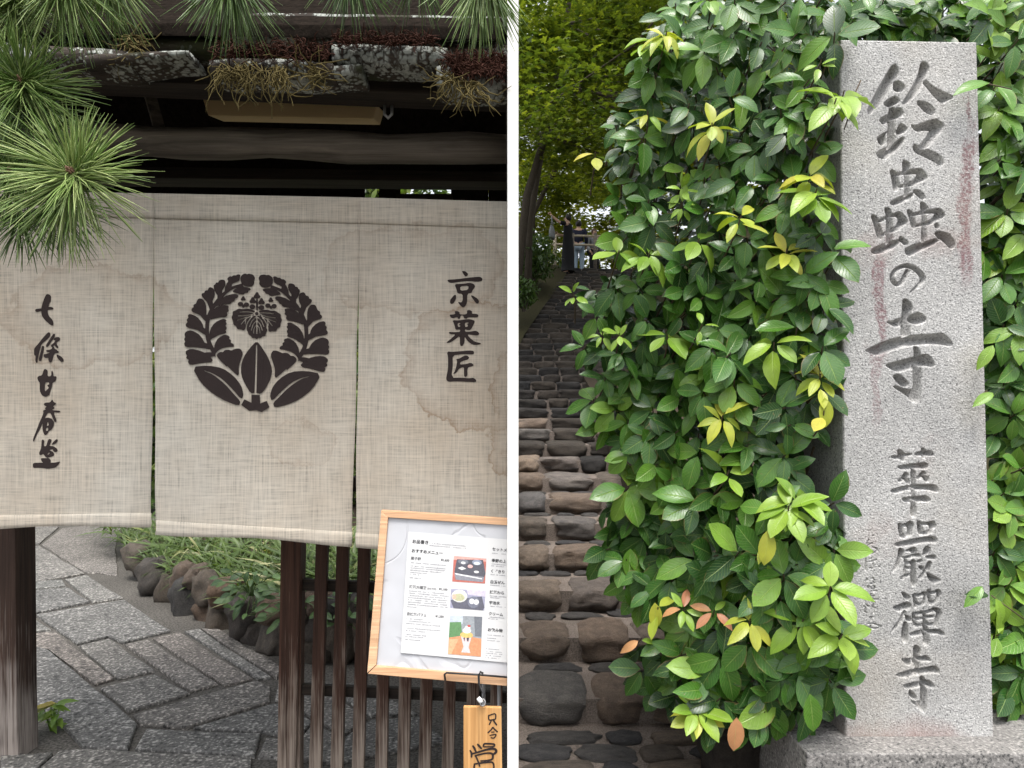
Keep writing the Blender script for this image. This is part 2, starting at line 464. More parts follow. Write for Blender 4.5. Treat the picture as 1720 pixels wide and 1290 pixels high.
_mid = [
 [(675,632),(720,690),(770,770),(800,860),(790,930),(750,1010),(710,1060),(665,1050),(625,1055),(580,980),(550,910),(548,830),(570,760),(620,690)],
 [(632,1065),(700,1068),(703,1135),(755,1115),(778,1165),(715,1205),(670,1190),(615,1195),(550,1148),(575,1102),(632,1130)],
 [(675,425),(720,440),(755,500),(750,525),(762,545),(748,570),(750,592),(722,596),(705,612),(688,606),(676,622),(656,608),(635,610),(628,592),(603,585),(604,562),(590,540),(600,490),(635,440)],
 [(670,290),(684,290),(686,388),(668,388)], tref(677, 270, 24), tref(643, 310, 24), tref(713, 318, 24), ell(640, 360, 24, 20), ell(712, 366, 24, 20),
 tref(567, 295, 18), ell(544, 338, 22, 18), ell(592, 342, 22, 18), ell(568, 355, 12, 12), tref(788, 305, 18), ell(764, 350, 22, 18), ell(814, 354, 22, 18), ell(789, 365, 12, 12),
]
_flip = lambda ls: [(mir(p), w[::1] if isinstance(w, list) else w) for p, w in ls]
# each leaf grows from the stem a little below its own foot
_st = np.array(_stem[0][0], dtype=float)
_sp = np.concatenate([_st[i] + (_st[i + 1] - _st[i]) * np.linspace(0, 1, 12, endpoint=False)[:, None] for i in range(len(_st) - 1)])
_join = []
for _p in _half[1:13]:
    a_ = np.array(_p, dtype=float); c_ = a_.mean(0)
    dd = np.linalg.norm(a_[:, None] - _sp[None], axis=2); i_, j_ = np.unravel_index(dd.argmin(), dd.shape)
    _join.append(([tuple(c_ * 0.45 + a_[i_] * 0.55), tuple(a_[i_] * 0.8 + _sp[j_] * 0.2), tuple(_sp[min(j_ + 5, len(_sp) - 1)])], [46, 40, 12]))
CREST_GROW = sc(_half + [mir(p) for p in _half], *C_, 1)
CREST_ADD = sc(_mid[:1] + _mid[2:3], *C_, 1) + sc(_mid[1:2], *C_, 0) + scr(_stem + _flip(_stem) + _join + _flip(_join), *C_)
CREST_CUT = scr([([(674,668),(670,860),(664,1052)], [10,13,15])] + _hveins + _flip(_hveins) + _cv, *C_) + sc([ell(675, 414, 23, 22)], *C_, 1)
_fan = [([(488,688),(440,690),(385,706),(350,742),(362,778),(420,838),(490,905),(545,945)], 13)]
CREST_RIM = scr(_fan + _flip(_fan) + [([(640,432),(600,490),(590,545),(612,590)], 8), ([(715,436),(755,495),(764,548),(748,592)], 8)], *C_)   # light line round the middle leaf
CREST_ADD2 = sc(_mid[3:] + [ell(675, 414, 14, 14)], *C_, 1)

# characters cut into the stone post
STONE = []
STONE += sc([
 [(400,118),(430,130),(448,175),(445,225),(400,310),(350,400),(280,510),(200,610),(130,660),(110,630),(150,540),(220,400),(300,260),(370,140)],
 [(405,300),(440,295),(490,325),(517,365),(490,405),(430,410),(390,385),(400,340)],
 [(280,540),(400,462),(440,480),(460,515),(420,545),(340,580)],
 [(235,715),(340,660),(430,588),(475,595),(498,640),(480,680),(420,700),(330,745),(280,768)],
 [(350,570),(400,580),(410,640),(410,1000),(350,1040),(330,1000),(335,800),(345,700)],
 [(330,845),(300,880),(305,960),(275,1000),(235,970),(215,915),(260,880)],
 [(465,755),(520,785),(543,815),(500,860),(430,875),(425,845)],
 [(210,1070),(320,1020),(400,985),(450,930),(513,900),(490,975),(430,1040),(330,1130),(270,1140),(220,1110)],
 [(695,88),(750,100),(778,160),(750,235),(700,350),(640,440),(560,520),(485,555),(520,490),(600,370),(665,235)],
 [(735,275),(790,340),(870,390),(1000,445),(1045,480),(980,500),(935,540),(890,515),(830,460),(760,370),(722,330)],
 [(655,510),(750,530),(810,570),(840,620),(830,660),(780,655),(720,620),(680,570),(655,550)],
 [(580,775),(630,785),(740,745),(850,708),(920,750),(940,785),(900,850),(860,900),(800,980),(740,1030),(660,1010),(720,960),(770,880),(790,830),(720,830),(640,845)],
 [(605,1000),(630,988),(680,1020),(720,1055),(745,1035),(830,1070),(900,1110),(938,1170),(925,1210),(880,1200),(820,1160),(720,1110),(640,1075),(610,1040)]], 1440, 90, 6.45, 1)
STONE += sc([
 [(480,68),(510,70),(560,110),(565,145),(545,190),(550,260),(560,480),(520,500),(500,480),(505,400),(500,240),(480,200)],
 [(325,195),(350,185),(400,215),(415,260),(430,330),(440,380),(400,430),(365,425),(360,350),(340,250)],
 [(390,225),(480,205),(560,180),(690,165),(730,200),(775,275),(720,310),(640,350),(570,375),(500,385),(440,390),(440,370),(540,350),(630,300),(655,225),(570,230),(500,230),(410,250)],
 [(318,570),(450,505),(580,465),(610,455),(590,500),(540,540),(440,580),(360,608)],
 [(600,430),(640,420),(690,440),(735,490),(738,530),(700,530),(650,490)],
 [(260,650),(295,635),(335,680),(345,740),(350,850),(345,1000),(350,1060),(290,1080),(285,1000),(285,860),(285,740)],
 [(95,735),(130,725),(170,760),(190,820),(215,900),(240,990),(215,1015),(170,985),(150,900),(125,810)],
 [(180,790),(270,745),(350,715),(440,685),(480,720),(540,810),(470,860),(420,905),(340,935),(240,975),(235,945),(330,910),(400,860),(430,790),(400,735),(350,745),(270,775),(190,815)],
 [(95,1160),(130,1125),(270,1065),(380,1035),(440,1020),(445,1060),(370,1120),(270,1170),(170,1190),(120,1185)],
 [(440,985),(480,1000),(540,1055),(535,1085),(490,1080),(445,1030)],
 [(690,585),(715,570),(765,615),(778,645),(750,690),(755,800),(760,1040),(700,1050),(710,900),(715,700),(695,640)],
 [(530,670),(555,665),(595,695),(605,760),(640,860),(610,890),(580,850),(560,760)],
 [(595,710),(700,680),(790,665),(920,645),(965,690),(985,735),(930,770),(870,800),(800,840),(700,850),(640,865),(640,840),(750,815),(840,770),(875,700),(790,700),(690,715),(600,735)],
 [(870,830),(900,825),(910,860),(895,885),(865,870)],
 [(870,925),(960,930),(1040,965),(1090,1030),(1110,1090),(1075,1130),(1035,1115),(980,1050),(870,975)],
 [(505,1150),(530,1120),(640,1075),(780,1040),(880,1010),(910,1025),(890,1055),(800,1100),(680,1155),(580,1215),(540,1210),(510,1180)]], 1450, 260, 7.165, 1)
STONE += scr([([(440,70),(415,125),(385,175),(345,195),(310,165),(303,120),(340,65),(420,34),(490,52),(545,100),(568,148),(535,195),(462,265)], [30,34,28,28,30,28,26,28,32,36,40,16,6])], 1440, 440, 5.161)
STONE += sc([
 [(398,325),(430,325),(465,360),(482,400),(465,450),(460,560),(455,650),(380,655),(385,560),(388,470),(395,400)],
 [(255,520),(300,518),(370,490),(440,480),(440,530),(340,565),(290,540)],
 [(450,475),(510,440),(560,450),(598,490),(590,520),(520,545),(450,520)],
 [(68,770),(140,735),(240,690),(370,655),(520,635),(690,628),(735,618),(780,650),(820,700),(818,730),(760,720),(640,710),(500,720),(360,745),(250,785),(180,815),(110,785)],
 [(490,730),(520,740),(550,800),(555,900),(550,1180),(515,1225),(475,1215),(440,1165),(390,1130),(340,1100),(312,1075),(360,1085),(430,1110),(490,1110),(485,1000),(490,900),(495,800)],
 [(240,893),(340,868),(480,830),(600,798),(640,830),(672,890),(655,912),(600,900),(520,910),(430,935),(350,955),(290,925)],
 [(305,990),(360,975),(400,1005),(443,1050),(435,1075),(410,1085),(370,1065)]], 1440, 440, 5.161, 1)
STONE += sc([
 [(165,275),(210,258),(290,260),(290,200),(278,170),(300,150),(340,170),(380,205),(395,230),(460,218),(520,225),(490,245),(400,258),(390,330),(370,350),(345,315),(230,305)],
 [(555,230),(610,200),(675,185),(678,130),(700,125),(745,180),(825,170),(860,210),(875,255),(800,255),(730,250),(720,300),(690,285),(690,250),(600,250)],
 [(275,435),(380,415),(530,395),(660,380),(740,372),(775,410),(770,450),(730,475),(640,460),(540,470),(420,480),(330,480)],
 [(500,470),(570,480),(575,740),(575,1000),(590,1180),(575,1270),(545,1290),(510,1260),(490,1200),(510,1040),(520,900),(510,740)],
 [(400,535),(435,545),(455,585),(430,620),(470,670),(475,705),(440,715),(410,670),(375,645),(350,690),(310,690),(280,655),(340,630),(375,570)],
 [(700,508),(750,545),(715,585),(770,600),(795,640),(785,690),(745,685),(715,640),(690,600),(640,640),(595,630),(640,570)],
 [(150,840),(230,810),(340,780),(470,755),(580,740),(860,735),(920,765),(955,820),(940,860),(880,845),(800,825),(560,820),(420,825),(300,860),(230,880)],
 [(350,965),(460,950),(560,940),(680,930),(740,918),(790,950),(825,995),(770,1030),(700,1015),(560,1015),(420,1035),(380,1010)]], 1480, 740, 9.925, 1)
STONE += sc([
 [(285,205),(320,190),(360,210),(372,245),(372,385),(350,445),(315,420),(300,320)],
 [(360,210),(420,195),(480,155),(520,175),(545,215),(525,300),(515,390),(480,410),(350,445),(330,385),(440,375),(452,300),(445,235),(360,250)],
 [(600,170),(640,148),(680,185),(690,225),(700,330),(690,385),(640,385),(620,320)],
 [(680,185),(800,175),(870,150),(910,210),(900,260),(850,290),(840,350),(780,370),(640,385),(640,335),(790,325),(815,280),(810,215),(680,225)],
 [(228,540),(260,520),(380,490),(580,450),(760,420),(890,415),(925,450),(932,480),(910,512),(850,500),(720,510),(560,540),(320,580),(270,575)],
 [(305,605),(340,610),(380,655),(370,710),(340,770),(310,880),(250,960),(175,1005),(220,930),(270,820),(290,720)],
 [(410,650),(470,625),(540,590),(575,605),(597,650),(580,690),(540,710),(515,690),(510,655),(430,662)],
 [(355,760),(470,735),(560,710),(620,695),(665,730),(640,745),(540,750),(440,770),(390,775)],
 [(390,775),(430,800),(430,1010),(400,1050),(375,1000),(400,900)],
 [(500,830),(540,795),(580,830),(570,900),(565,1060),(575,1200),(545,1250),(510,1220),(500,1080),(510,920)],
 [(430,840),(500,835),(500,862),(430,866)], [(430,930),(500,920),(505,948),(430,954)], [(320,1100),(400,1050),(500,1030),(500,1050),(430,1080),(350,1130)],
 [(715,620),(760,575),(800,585),(818,640),(800,700),(740,740),(690,720),(715,670)],
 [(750,745),(830,730),(880,718),(920,760),(905,790),(860,782),(770,780)],
 [(800,825),(840,840),(835,890),(820,960),(790,990),(740,940),(770,870)], [(740,960),(780,985),(700,1090),(610,1125),(660,1060)],
 [(620,920),(670,895),(715,935),(710,985),(670,960)],
 [(765,1010),(830,1050),(930,1105),(995,1135),(950,1165),(900,1195),(850,1175),(790,1100)],
 [(595,835),(660,795),(690,820),(640,850)]], 1480, 860, 9.925, 1)
STONE += sc([
 [(370,165),(430,180),(500,220),(515,270),(480,300),(430,265)],
 [(210,435),(300,400),(420,355),(500,345),(545,400),(530,430),(460,480),(420,470),(300,510)],
 [(420,480),(460,520),(400,620),(330,740),(240,840),(200,870),(220,810),(300,720),(360,620)],
 [(420,690),(470,720),(475,900),(475,1040),(430,1075),(400,1050),(370,960),(395,800)],
 [(440,570),(500,600),(555,650),(540,690),(490,690),(455,650)],
 [(760,500),(810,500),(830,700),(865,900),(870,1100),(810,1140),(770,1090),(765,950),(770,700)],
 [(520,910),(620,870),(740,850),(860,842),(1040,835),(1110,870),(1140,925),(1115,945),(1040,910),(880,905),(740,920),(600,950),(540,945)]], 1480, 980, 10.75, 1)
STONE += scr([
 ([(595,210),(615,300),(630,430)], [44,50,50]), ([(600,215),(690,215),(780,185),(815,215),(790,310),(740,375),(650,375)], [40,42,48,54,48,40,36]),
 ([(855,125),(880,240),(880,385)], [40,46,46]), ([(890,175),(980,160),(1035,145),(1048,190),(1020,270),(970,335),(900,345)], [40,46,56,54,46,40,36]),
 ([(595,540),(600,640),(620,780)], [46,50,44]), ([(600,545),(740,535),(870,505),(990,478),(1045,530),(1030,620),(985,770)], [38,40,44,64,76,74,50]),
 ([(610,650),(740,635),(830,615),(940,600)], 34), ([(620,765),(740,752),(860,745),(960,735)], 36)], 1480, 980, 10.75)
STONE += sc([
 [(550,100),(600,95),(640,135),(655,190),(635,260),(635,480),(560,500),(550,400),(545,250)],
 [(345,318),(400,322),(530,310),(700,280),(740,255),(790,290),(825,345),(800,355),(640,350),(530,380),(470,435),(400,385)],
 [(245,580),(350,550),(470,515),(600,490),(760,462),(900,435),(950,475),(975,540),(930,558),(860,545),(700,560),(540,600),(400,630),(300,615)],
 [(655,615),(690,605),(735,660),(745,760),(760,900),(755,1080),(745,1180),(715,1220),(650,1160),(590,1090),(490,1020),(580,1030),(660,1035),(665,900),(670,760),(655,680)],
 [(370,765),(420,745),(560,715),(660,705),(780,675),(830,700),(890,770),(860,805),(760,770),(680,760),(580,790),(470,820),(430,815)],
 [(475,830),(520,870),(585,940),(580,1000),(530,975),(470,930)]], 1480, 1075, 9.925, 1)
_w = 15
STONE_FINE = scr([
 ([(210,115),(185,180),(205,200),(180,262),(160,240),(185,195),(255,160)], _w), ([(255,78),(270,65)], _w), ([(258,210),(312,235),(280,275),(180,310),(172,370),(172,490)], _w),
 ([(215,355),(245,345)], _w), ([(212,385),(265,375),(300,355)], _w), ([(215,455),(265,465),(265,400)], _w), ([(330,440),(345,452)], _w),
 ([(165,615),(210,605)], _w), ([(185,580),(178,640),(162,710)], _w), ([(205,670),(195,695),(212,700),(218,680),(205,670)], _w), ([(240,600),(255,575),(280,610)], _w), ([(230,650),(285,635)], _w),
 ([(240,690),(280,680),(285,705),(245,710),(240,690)], _w), ([(265,620),(268,735)], _w), ([(240,738),(305,735)], _w),
 ([(245,765),(195,840),(180,900),(215,925)], _w), ([(235,800),(280,795),(255,835),(315,838)], _w), ([(250,930),(290,940)], _w), ([(265,890),(268,1010)], _w), ([(150,920),(175,940),(160,980),(185,1000)], _w),
 ([(215,1058),(270,1050)], _w), ([(245,1060),(235,1100)], _w), ([(200,1135),(260,1130),(320,1150),(365,1168)], _w), ([(150,1160),(215,1178),(290,1188),(335,1175)], _w), ([(235,1150),(230,1180)], _w)], 1430, 890, 7.17)

TAGW = scr([
 ([(452,632),(462,705),(552,695)], 20), ([(455,640),(550,615),(556,690)], 20), ([(490,715),(462,775)], 20), ([(520,705),(572,782)], 24),
 ([(515,815),(485,855),(440,898)], 20), ([(515,815),(545,850),(585,885)], 22), ([(492,888),(535,885)], 16), ([(470,938),(550,920),(560,935),(530,975),(485,970)], 18),
 ([(215,1092),(240,1130),(262,1180)], [26,34,24]), ([(285,1068),(310,1095),(345,1135)], [26,34,26]), ([(372,1108),(385,1066),(440,1060),(530,1068),(535,1095),(500,1105),(385,1108)], [24,26,26,28,26,20,22]),
 ([(172,1160),(195,1200),(195,1262)], [22,30,26]), ([(190,1215),(300,1185),(420,1150),(520,1135),(566,1165),(545,1205),(500,1225)], [24,28,32,36,38,34,16]),
 ([(250,1235),(280,1290),(320,1400)], [22,26,22]), ([(250,1240),(400,1205),(490,1205),(515,1240),(490,1300),(330,1320)], [24,26,30,32,28,22]),
 ([(240,1360),(235,1440),(260,1500)], 26), ([(240,1365),(420,1340),(520,1350),(500,1480),(270,1500)], 26)], 770, 1130, 8.9)
# ------------------------------------------------------------------ materials
def mk_linen(name, tone=1.0):
    t = NT(name); co = t.obj()
    hx = t.noise(t.map(co, (5, 5, 330)), 1.0, 3, 0.7)         # weft slubs
    vx = t.noise(t.map(co, (330, 5, 5)), 1.0, 3, 0.7)         # warp slubs
    hx2 = t.noise(t.map(co, (14, 14, 120)), 1.0, 2, 0.6)
    vx2 = t.noise(t.map(co, (150, 14, 9)), 1.0, 2, 0.6)
    w = t.math('ADD', t.math('ADD', hx, vx), t.math('MULTIPLY', t.math('ADD', hx2, vx2), 0.6))
    base = t.ramp(t.noise(co, 1.7, 4, 0.6), [(0.35, (0.592 * tone, 0.525 * tone, 0.437 * tone)), (0.65, (0.66 * tone, 0.62 * tone, 0.55 * tone))])
    c = t.mix(1.0, base, t.ramp(t.math('MULTIPLY', w, 0.3125), [(0.34, 0.44), (0.48, 0.95), (0.64, 1.22)]), 'MULTIPLY')
    # brown tide lines left by rain
    px = t.n('VectorMath', {'operation': 'ADD'}); t.put(px.inputs[0], co)
    nz = t.n('TexNoise', Vector=co, Scale=6.0, Detail=6.0, Roughness=0.65).outputs['Color']
    dv = t.n('VectorMath', {'operation': 'SCALE'}); t.put(dv.inputs[0], nz); dv.inputs['Scale'].default_value = 0.26
    t.t.links.new(dv.outputs[0], px.inputs[1])
    stain = None
    for (qx, qy, rx, ry, amt) in ((800, 610, 120, 105, 0.8), (690, 450, 150, 75, 0.4), (512, 742, 55, 38, 0.4), (160, 530, 150, 85, 0.45), (905, 690, 85, 130, 0.7), (380, 560, 190, 60, 0.16), (830, 905, 70, 50, 0.4)):
        c0 = P(qx, qy, 2.4) - NOREN_AT
        mp = t.n('Mapping', {'vector_type': 'POINT'}, Vector=px.outputs[0], Scale=(F / 4.8 / rx, 0.0, F / 4.8 / ry),
                 Location=(-(c0.x + 0.13) * F / 4.8 / rx, 0, -(c0.z + 0.13) * F / 4.8 / ry)).outputs[0]
        ln = t.n('VectorMath', {'operation': 'LENGTH'}); t.put(ln.inputs[0], mp)
        ring = t.ramp(ln.outputs['Value'], [(0.0, 0.04), (0.40, 0.10), (0.475, 0.42), (0.498, 0.85), (0.518, 0.0)])
        # ramp covers 0..1; the ring sits at half the mapped radius
        ring = t.math('MULTIPLY', ring, amt)
        stain = ring if stain is None else t.math('MAXIMUM', stain, ring)
    patchy = t.ramp(t.noise(co, 5.0, 3), [(0.35, 0.35), (0.55, 1.0)])
    c = t.mix(t.math('MULTIPLY', t.math('MULTIPLY', stain, patchy), 0.85), c, (0.27, 0.155, 0.075))
    b = t.bump(w, 0.25, 0.002)
    df = t.n('BsdfDiffuse', Color=c, Normal=b, Roughness=0.6)
    tr = t.n('BsdfTranslucent', Color=c, Normal=b)
    mx = t.n('MixShader', Fac=0.25)
    t.t.links.new(df.outputs[0], mx.inputs[1]); t.t.links.new(tr.outputs[0], mx.inputs[2])
    M[name] = t.done(mx)
NOREN_AT = P(430, 335, 2.4)
mk_linen('linen'); mk_linen('linen_hem', 1.07)
plain('ink', (0.030, 0.022, 0.021), 0.85, 0.15, bump=0.2)
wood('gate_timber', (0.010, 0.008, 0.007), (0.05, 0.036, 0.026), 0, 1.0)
wood('log_timber', (0.07, 0.06, 0.05), (0.34, 0.29, 0.24), 0, 0.6)
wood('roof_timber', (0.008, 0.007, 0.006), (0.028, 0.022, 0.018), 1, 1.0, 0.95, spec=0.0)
wood('lattice_timber', (0.030, 0.014, 0.009), (0.115, 0.055, 0.036), 2, 1.0, 0.7, (0.34, 0.28, 0.23), 0.0, (0.0, 0.9))
wood('post_timber', (0.022, 0.014, 0.011), (0.085, 0.05, 0.036), 2, 0.8, 0.75, (0.34, 0.30, 0.27), 0.04, (0.0, 0.9))
wood('frame_pine', (0.58, 0.33, 0.18), (0.76, 0.50, 0.31), 0, 0.8, 0.5)
wood('sign_pine', (0.50, 0.24, 0.08), (0.76, 0.46, 0.20), 2, 0.7, 0.5)
def mk_slab():
    t = NT('lichen_timber'); co = t.obj()
    g = t.noise(t.map(co, (3, 45, 45)), 1.0, 5, 0.65, 0.5)
    c = t.ramp(g, [(0.3, (0.014, 0.011, 0.009)), (0.75, (0.075, 0.06, 0.048))])
    rnd = t.n('ObjectInfo').outputs['Random']
    off = t.n('VectorMath', {'operation': 'ADD'}); t.put(off.inputs[0], co)
    t.put(off.inputs[1], t.n('CombineXYZ', X=t.math('MULTIPLY', rnd, 30.0)).outputs[0])
    a = t.noise(off.outputs[0], 7.0, 4, 0.62)
    blot = t.vor(off.outputs[0], 70.0)
    lic = t.ramp(t.math('ADD', a, t.math('MULTIPLY', t.math('SUBTRACT', 0.5, blot), 0.28)), [(0.47, 0.0), (0.54, 1.0)])
    crack = t.ramp(t.noise(t.map(off.outputs[0], (70, 30, 14)), 1.0, 3, 0.6, 0.8), [(0.38, 0.12), (0.46, 1.0)])
    lic = t.math('MULTIPLY', lic, crack)
    c = t.mix(lic, c, t.ramp(t.noise(co, 60, 3), [(0.3, (0.20, 0.21, 0.19)), (0.7, (0.40, 0.42, 0.385))]))
    ms = t.ramp(t.noise(off.outputs[0], 5.0, 4), [(0.56, 0.0), (0.66, 0.8)])
    c = t.mix(ms, c, (0.03, 0.036, 0.014))
    M['lichen_timber'] = t.done(t.bsdf(c, 0.9, t.bump(t.math('ADD', g, lic), 0.7, 0.008), 0.2))
mk_slab()
plain('moss_strand', (0.125, 0.10, 0.04), 0.9, 0.1, var=0.4)
plain('moss_red', (0.055, 0.024, 0.017), 0.95, 0.1, var=0.5)
plain('lamp_cover', (0.80, 0.58, 0.32), 0.45, 0.4, var=0.03)
plain('black_wire', (0.012, 0.012, 0.013), 0.4, 0.5)
plain('grey_wire', (0.30, 0.30, 0.30), 0.4, 0.5, 0.6)
plain('white_plaster', (0.80, 0.79, 0.77), 0.9, 0.15, bump=0.15, var=0.03)
plain('white_cord', (0.8, 0.8, 0.78), 0.7)
plain('soil', (0.045, 0.035, 0.025), 0.95, 0.1, bump=0.6, var=0.5)
granite('paving_granite', (0.135, 0.132, 0.125), (0.035, 0.035, 0.034), (0.40, 0.39, 0.365), 64.0, 0.8, 0.5, 0.4, bumpd=0.005)
def mk_concrete():
    t = NT('courtyard_concrete'); co = t.world()
    n1 = t.noise(co, 75, 3); n2 = t.noise(co, 1.3, 5)
    c = t.ramp(n1, [(0.35, (0.04, 0.037, 0.033)), (0.65, (0.14, 0.13, 0.115))])
    c = t.mix(0.6, c, t.ramp(n2, [(0.35, 0.5), (0.65, 1.0)]), 'MULTIPLY')
    M['courtyard_concrete'] = t.done(t.bsdf(c, 0.9, t.bump(n1, 0.5, 0.006), 0.25))
mk_concrete()
def mk_boulder(name, stops, sc_=9.0):
    t = NT(name); co = t.obj(); rnd = t.n('ObjectInfo').outputs['Random']
    off = t.n('VectorMath', {'operation': 'ADD'}); t.put(off.inputs[0], co)
    t.put(off.inputs[1], t.n('CombineXYZ', X=t.math('MULTIPLY', rnd, 40.0), Y=t.math('MULTIPLY', rnd, 17.0)).outputs[0])
    c = t.ramp(rnd, stops)
    n1 = t.noise(off.outputs[0], 2.2, 5, 0.65, 0.4); n2 = t.noise(off.outputs[0], sc_ * 2.4, 5, 0.75)
    c = t.mix(0.75, c, t.ramp(n1, [(0.3, (0.45, 0.43, 0.42)), (0.7, (1.25, 1.15, 1.05))]), 'MULTIPLY')
    c = t.mix(0.7, c, t.ramp(n2, [(0.35, 0.45), (0.65, 1.2)]), 'MULTIPLY')
    M[name] = t.done(t.bsdf(c, 0.82, t.bump(t.math('ADD', t.math('ADD', n1, t.math('MULTIPLY', n2, 0.7)), t.math('MULTIPLY', t.noise(off.outputs[0], 60.0, 4, 0.7), 0.4)), 0.85, 0.035), 0.3))
mk_boulder('boulder', [(0.0, (0.10, 0.085, 0.07)), (0.3, (0.19, 0.16, 0.13)), (0.55, (0.075, 0.075, 0.075)), (0.8, (0.20, 0.14, 0.10)), (1.0, (0.14, 0.13, 0.12))])
def mk_leaf(name, cols, rough=0.35, trans=0.25, vein=0.5, rib=True, spec=0.5, attr=None, coat=0.0, blemish=0.0):
    """leaf surface: midrib and side veins from the blade's own UVs, tone from the object or an attribute"""
    t = NT(name); uv = t.uv(); s = t.n('SeparateXYZ', Vector=uv)
    u = t.math('ABSOLUTE', t.math('SUBTRACT', s.outputs[0], 0.5))
    if attr: r = t.n('Attribute', {'attribute_name': attr}).outputs['Fac']
    else: r = t.n('ObjectInfo').outputs['Random']
    c = t.ramp(r, cols)
    c = t.mix(0.5, c, t.ramp(t.noise(t.world(), 14.0, 3), [(0.35, 0.62), (0.65, 1.2)]), 'MULTIPLY')
    nrm = None
    if blemish:      # brown spots, chewed and browned margins, a film of dust
        w = t.world()
        sp = t.ramp(t.noise(w, 95.0, 2), [(0.70, 0.0), (0.74, 1.0)])
        rim = t.math('MULTIPLY', t.ramp(u, [(0.42, 0.0), (0.5, 1.0)]), t.ramp(t.noise(w, 10.0, 2), [(0.56, 0.0), (0.62, 1.0)]))
        c = t.mix(t.math('MULTIPLY', t.math('MAXIMUM', sp, rim), blemish), c, (0.20, 0.13, 0.05))
        c = t.mix(t.ramp(t.noise(w, 26.0, 4), [(0.55, 0.0), (0.8, 0.10)]), c, (0.20, 0.22, 0.15))
        rough = t.ramp(t.noise(w, 18.0, 3), [(0.35, rough * 0.8), (0.65, rough * 1.5)])
    if rib:
        mid = t.ramp(u, [(0.0, 1.0), (0.035, 0.0)])
        side = t.math('SINE', t.math('MULTIPLY', t.math('SUBTRACT', s.outputs[1], t.math('MULTIPLY', u, 0.55)), 62.0))
        side = t.ramp(side, [(0.8, 0.0), (1.0, 1.0)])
        c = t.mix(t.math('MULTIPLY', t.math('MAXIMUM', mid, t.math('MULTIPLY', side, 0.35)), vein), c, t.mix(0.6, c, (0.42, 0.55, 0.16)))
        nrm = t.bump(t.math('ADD', t.math('MULTIPLY', mid, -1.0), t.math('MULTIPLY', side, -0.35)), 0.45, 0.004)
    p = t.bsdf(c, rough, nrm, spec)
    if coat: p.inputs['Coat Weight'].default_value = coat; p.inputs['Coat Roughness'].default_value = 0.25
    if trans:
        tr = t.n('BsdfTranslucent', Color=t.mix(1.0, c, (1.3, 1.35, 0.6), 'MULTIPLY'))
        mx = t.n('MixShader', Fac=trans)
        t.t.links.new(p.outputs[0], mx.inputs[1]); t.t.links.new(tr.outputs[0], mx.inputs[2])
        M[name] = t.done(mx)
    else: M[name] = t.done(p)
mk_leaf('pine_needle', [(0.0, (0.035, 0.085, 0.018)), (0.5, (0.17, 0.28, 0.065)), (1.0, (0.44, 0.52, 0.21))], 0.4, 0.2, rib=False, attr='tone')
mk_leaf('sasa_blade', [(0.0, (0.05, 0.09, 0.018)), (0.55, (0.10, 0.155, 0.035)), (0.85, (0.20, 0.22, 0.08)), (1.0, (0.42, 0.40, 0.22))], 0.5, 0.3, rib=False, attr='tone')
mk_leaf('low_leaf', [(0.0, (0.03, 0.075, 0.022)), (1.0, (0.085, 0.16, 0.045))], 0.45, 0.2)
mk_leaf('fern_leaf', [(0.0, (0.10, 0.20, 0.02)), (0.7, (0.20, 0.30, 0.03)), (1.0, (0.45, 0.33, 0.06))], 0.45, 0.35)

# ------------------------------------------------------------------ leaf blade meshes
def blade(L, W, n=5, droop=0.18, fold=0.18, peak=0.45, wave=0.0):
    """verts, faces, uvs of one leaf: base at the origin, pointing along +Y, face up +Z"""
    vs, uvs, fs = [], [], []
    for i in range(n + 1):
        t = i / n
        w = W * 0.5 * (math.sin(math.pi * min(1, t ** (math.log(0.5) / math.log(peak)))) ** 0.72 if 0 < t < 1 else 0.02)
        y = L * t; z = -droop * L * t * t
        for k, u in enumerate((-1, 0, 1)):
            vs.append((u * w, y, z + abs(u) * w * fold * 2 + (wave * L * math.sin(t * 9 + k) if u else 0)))
            uvs.append((0.5 + u * 0.5, t))
    for i in range(n):
        for k in range(2):
            a = i * 3 + k
            fs.append((a, a + 1, a + 4, a + 3))
    return vs, fs, uvs

def frame_from(y, z):
    y = Vector(y).normalized(); z = Vector(z); z = (z - y * z.dot(y))
    if z.length < 1e-4: z = y.orthogonal()
    z.normalize(); x = y.cross(z)
    return Matrix((x, y, z)).transposed()

class LeafMass:
    def __init__(s): s.v, s.f, s.uv, s.tone = [], [], [], []
    def add(s, bl, loc, rot, scale, tone):
        b = len(s.v); v, f, uv = bl
        for q in v: s.v.append(tuple(Vector(loc) + rot @ (Vector(q) * scale)))
        s.f += [tuple(i + b for i in x) for x in f]
        s.uv += uv; s.tone += [tone] * len(v)
    def build(s, name, mat, parent=None, smooth=True, origin=None):
        mb = MB(); mb.v, mb.f, mb.uv = s.v, s.f, s.uv
        o = mb.build(name, mat, parent, smooth, origin)
        at = o.data.attributes.new('tone', 'FLOAT', 'POINT')
        at.data.foreach_set('value', np.array(s.tone, dtype=np.float32))
        return o

# ------------------------------------------------------------------ ground, dividing wall
mb = MB(); mb.add([(-120, -60, -0.02), (120, -60, -0.02), (120, 200, -0.02), (-120, 200, -0.02)], [(0, 1, 2, 3)])
tag(mb.build('ground', M['courtyard_concrete']), kind='structure')
mb = MB()
x0, x1 = -8 * 2.05 / F, 11 * 2.05 / F  # added wall, as wide as the white gap between the two halves
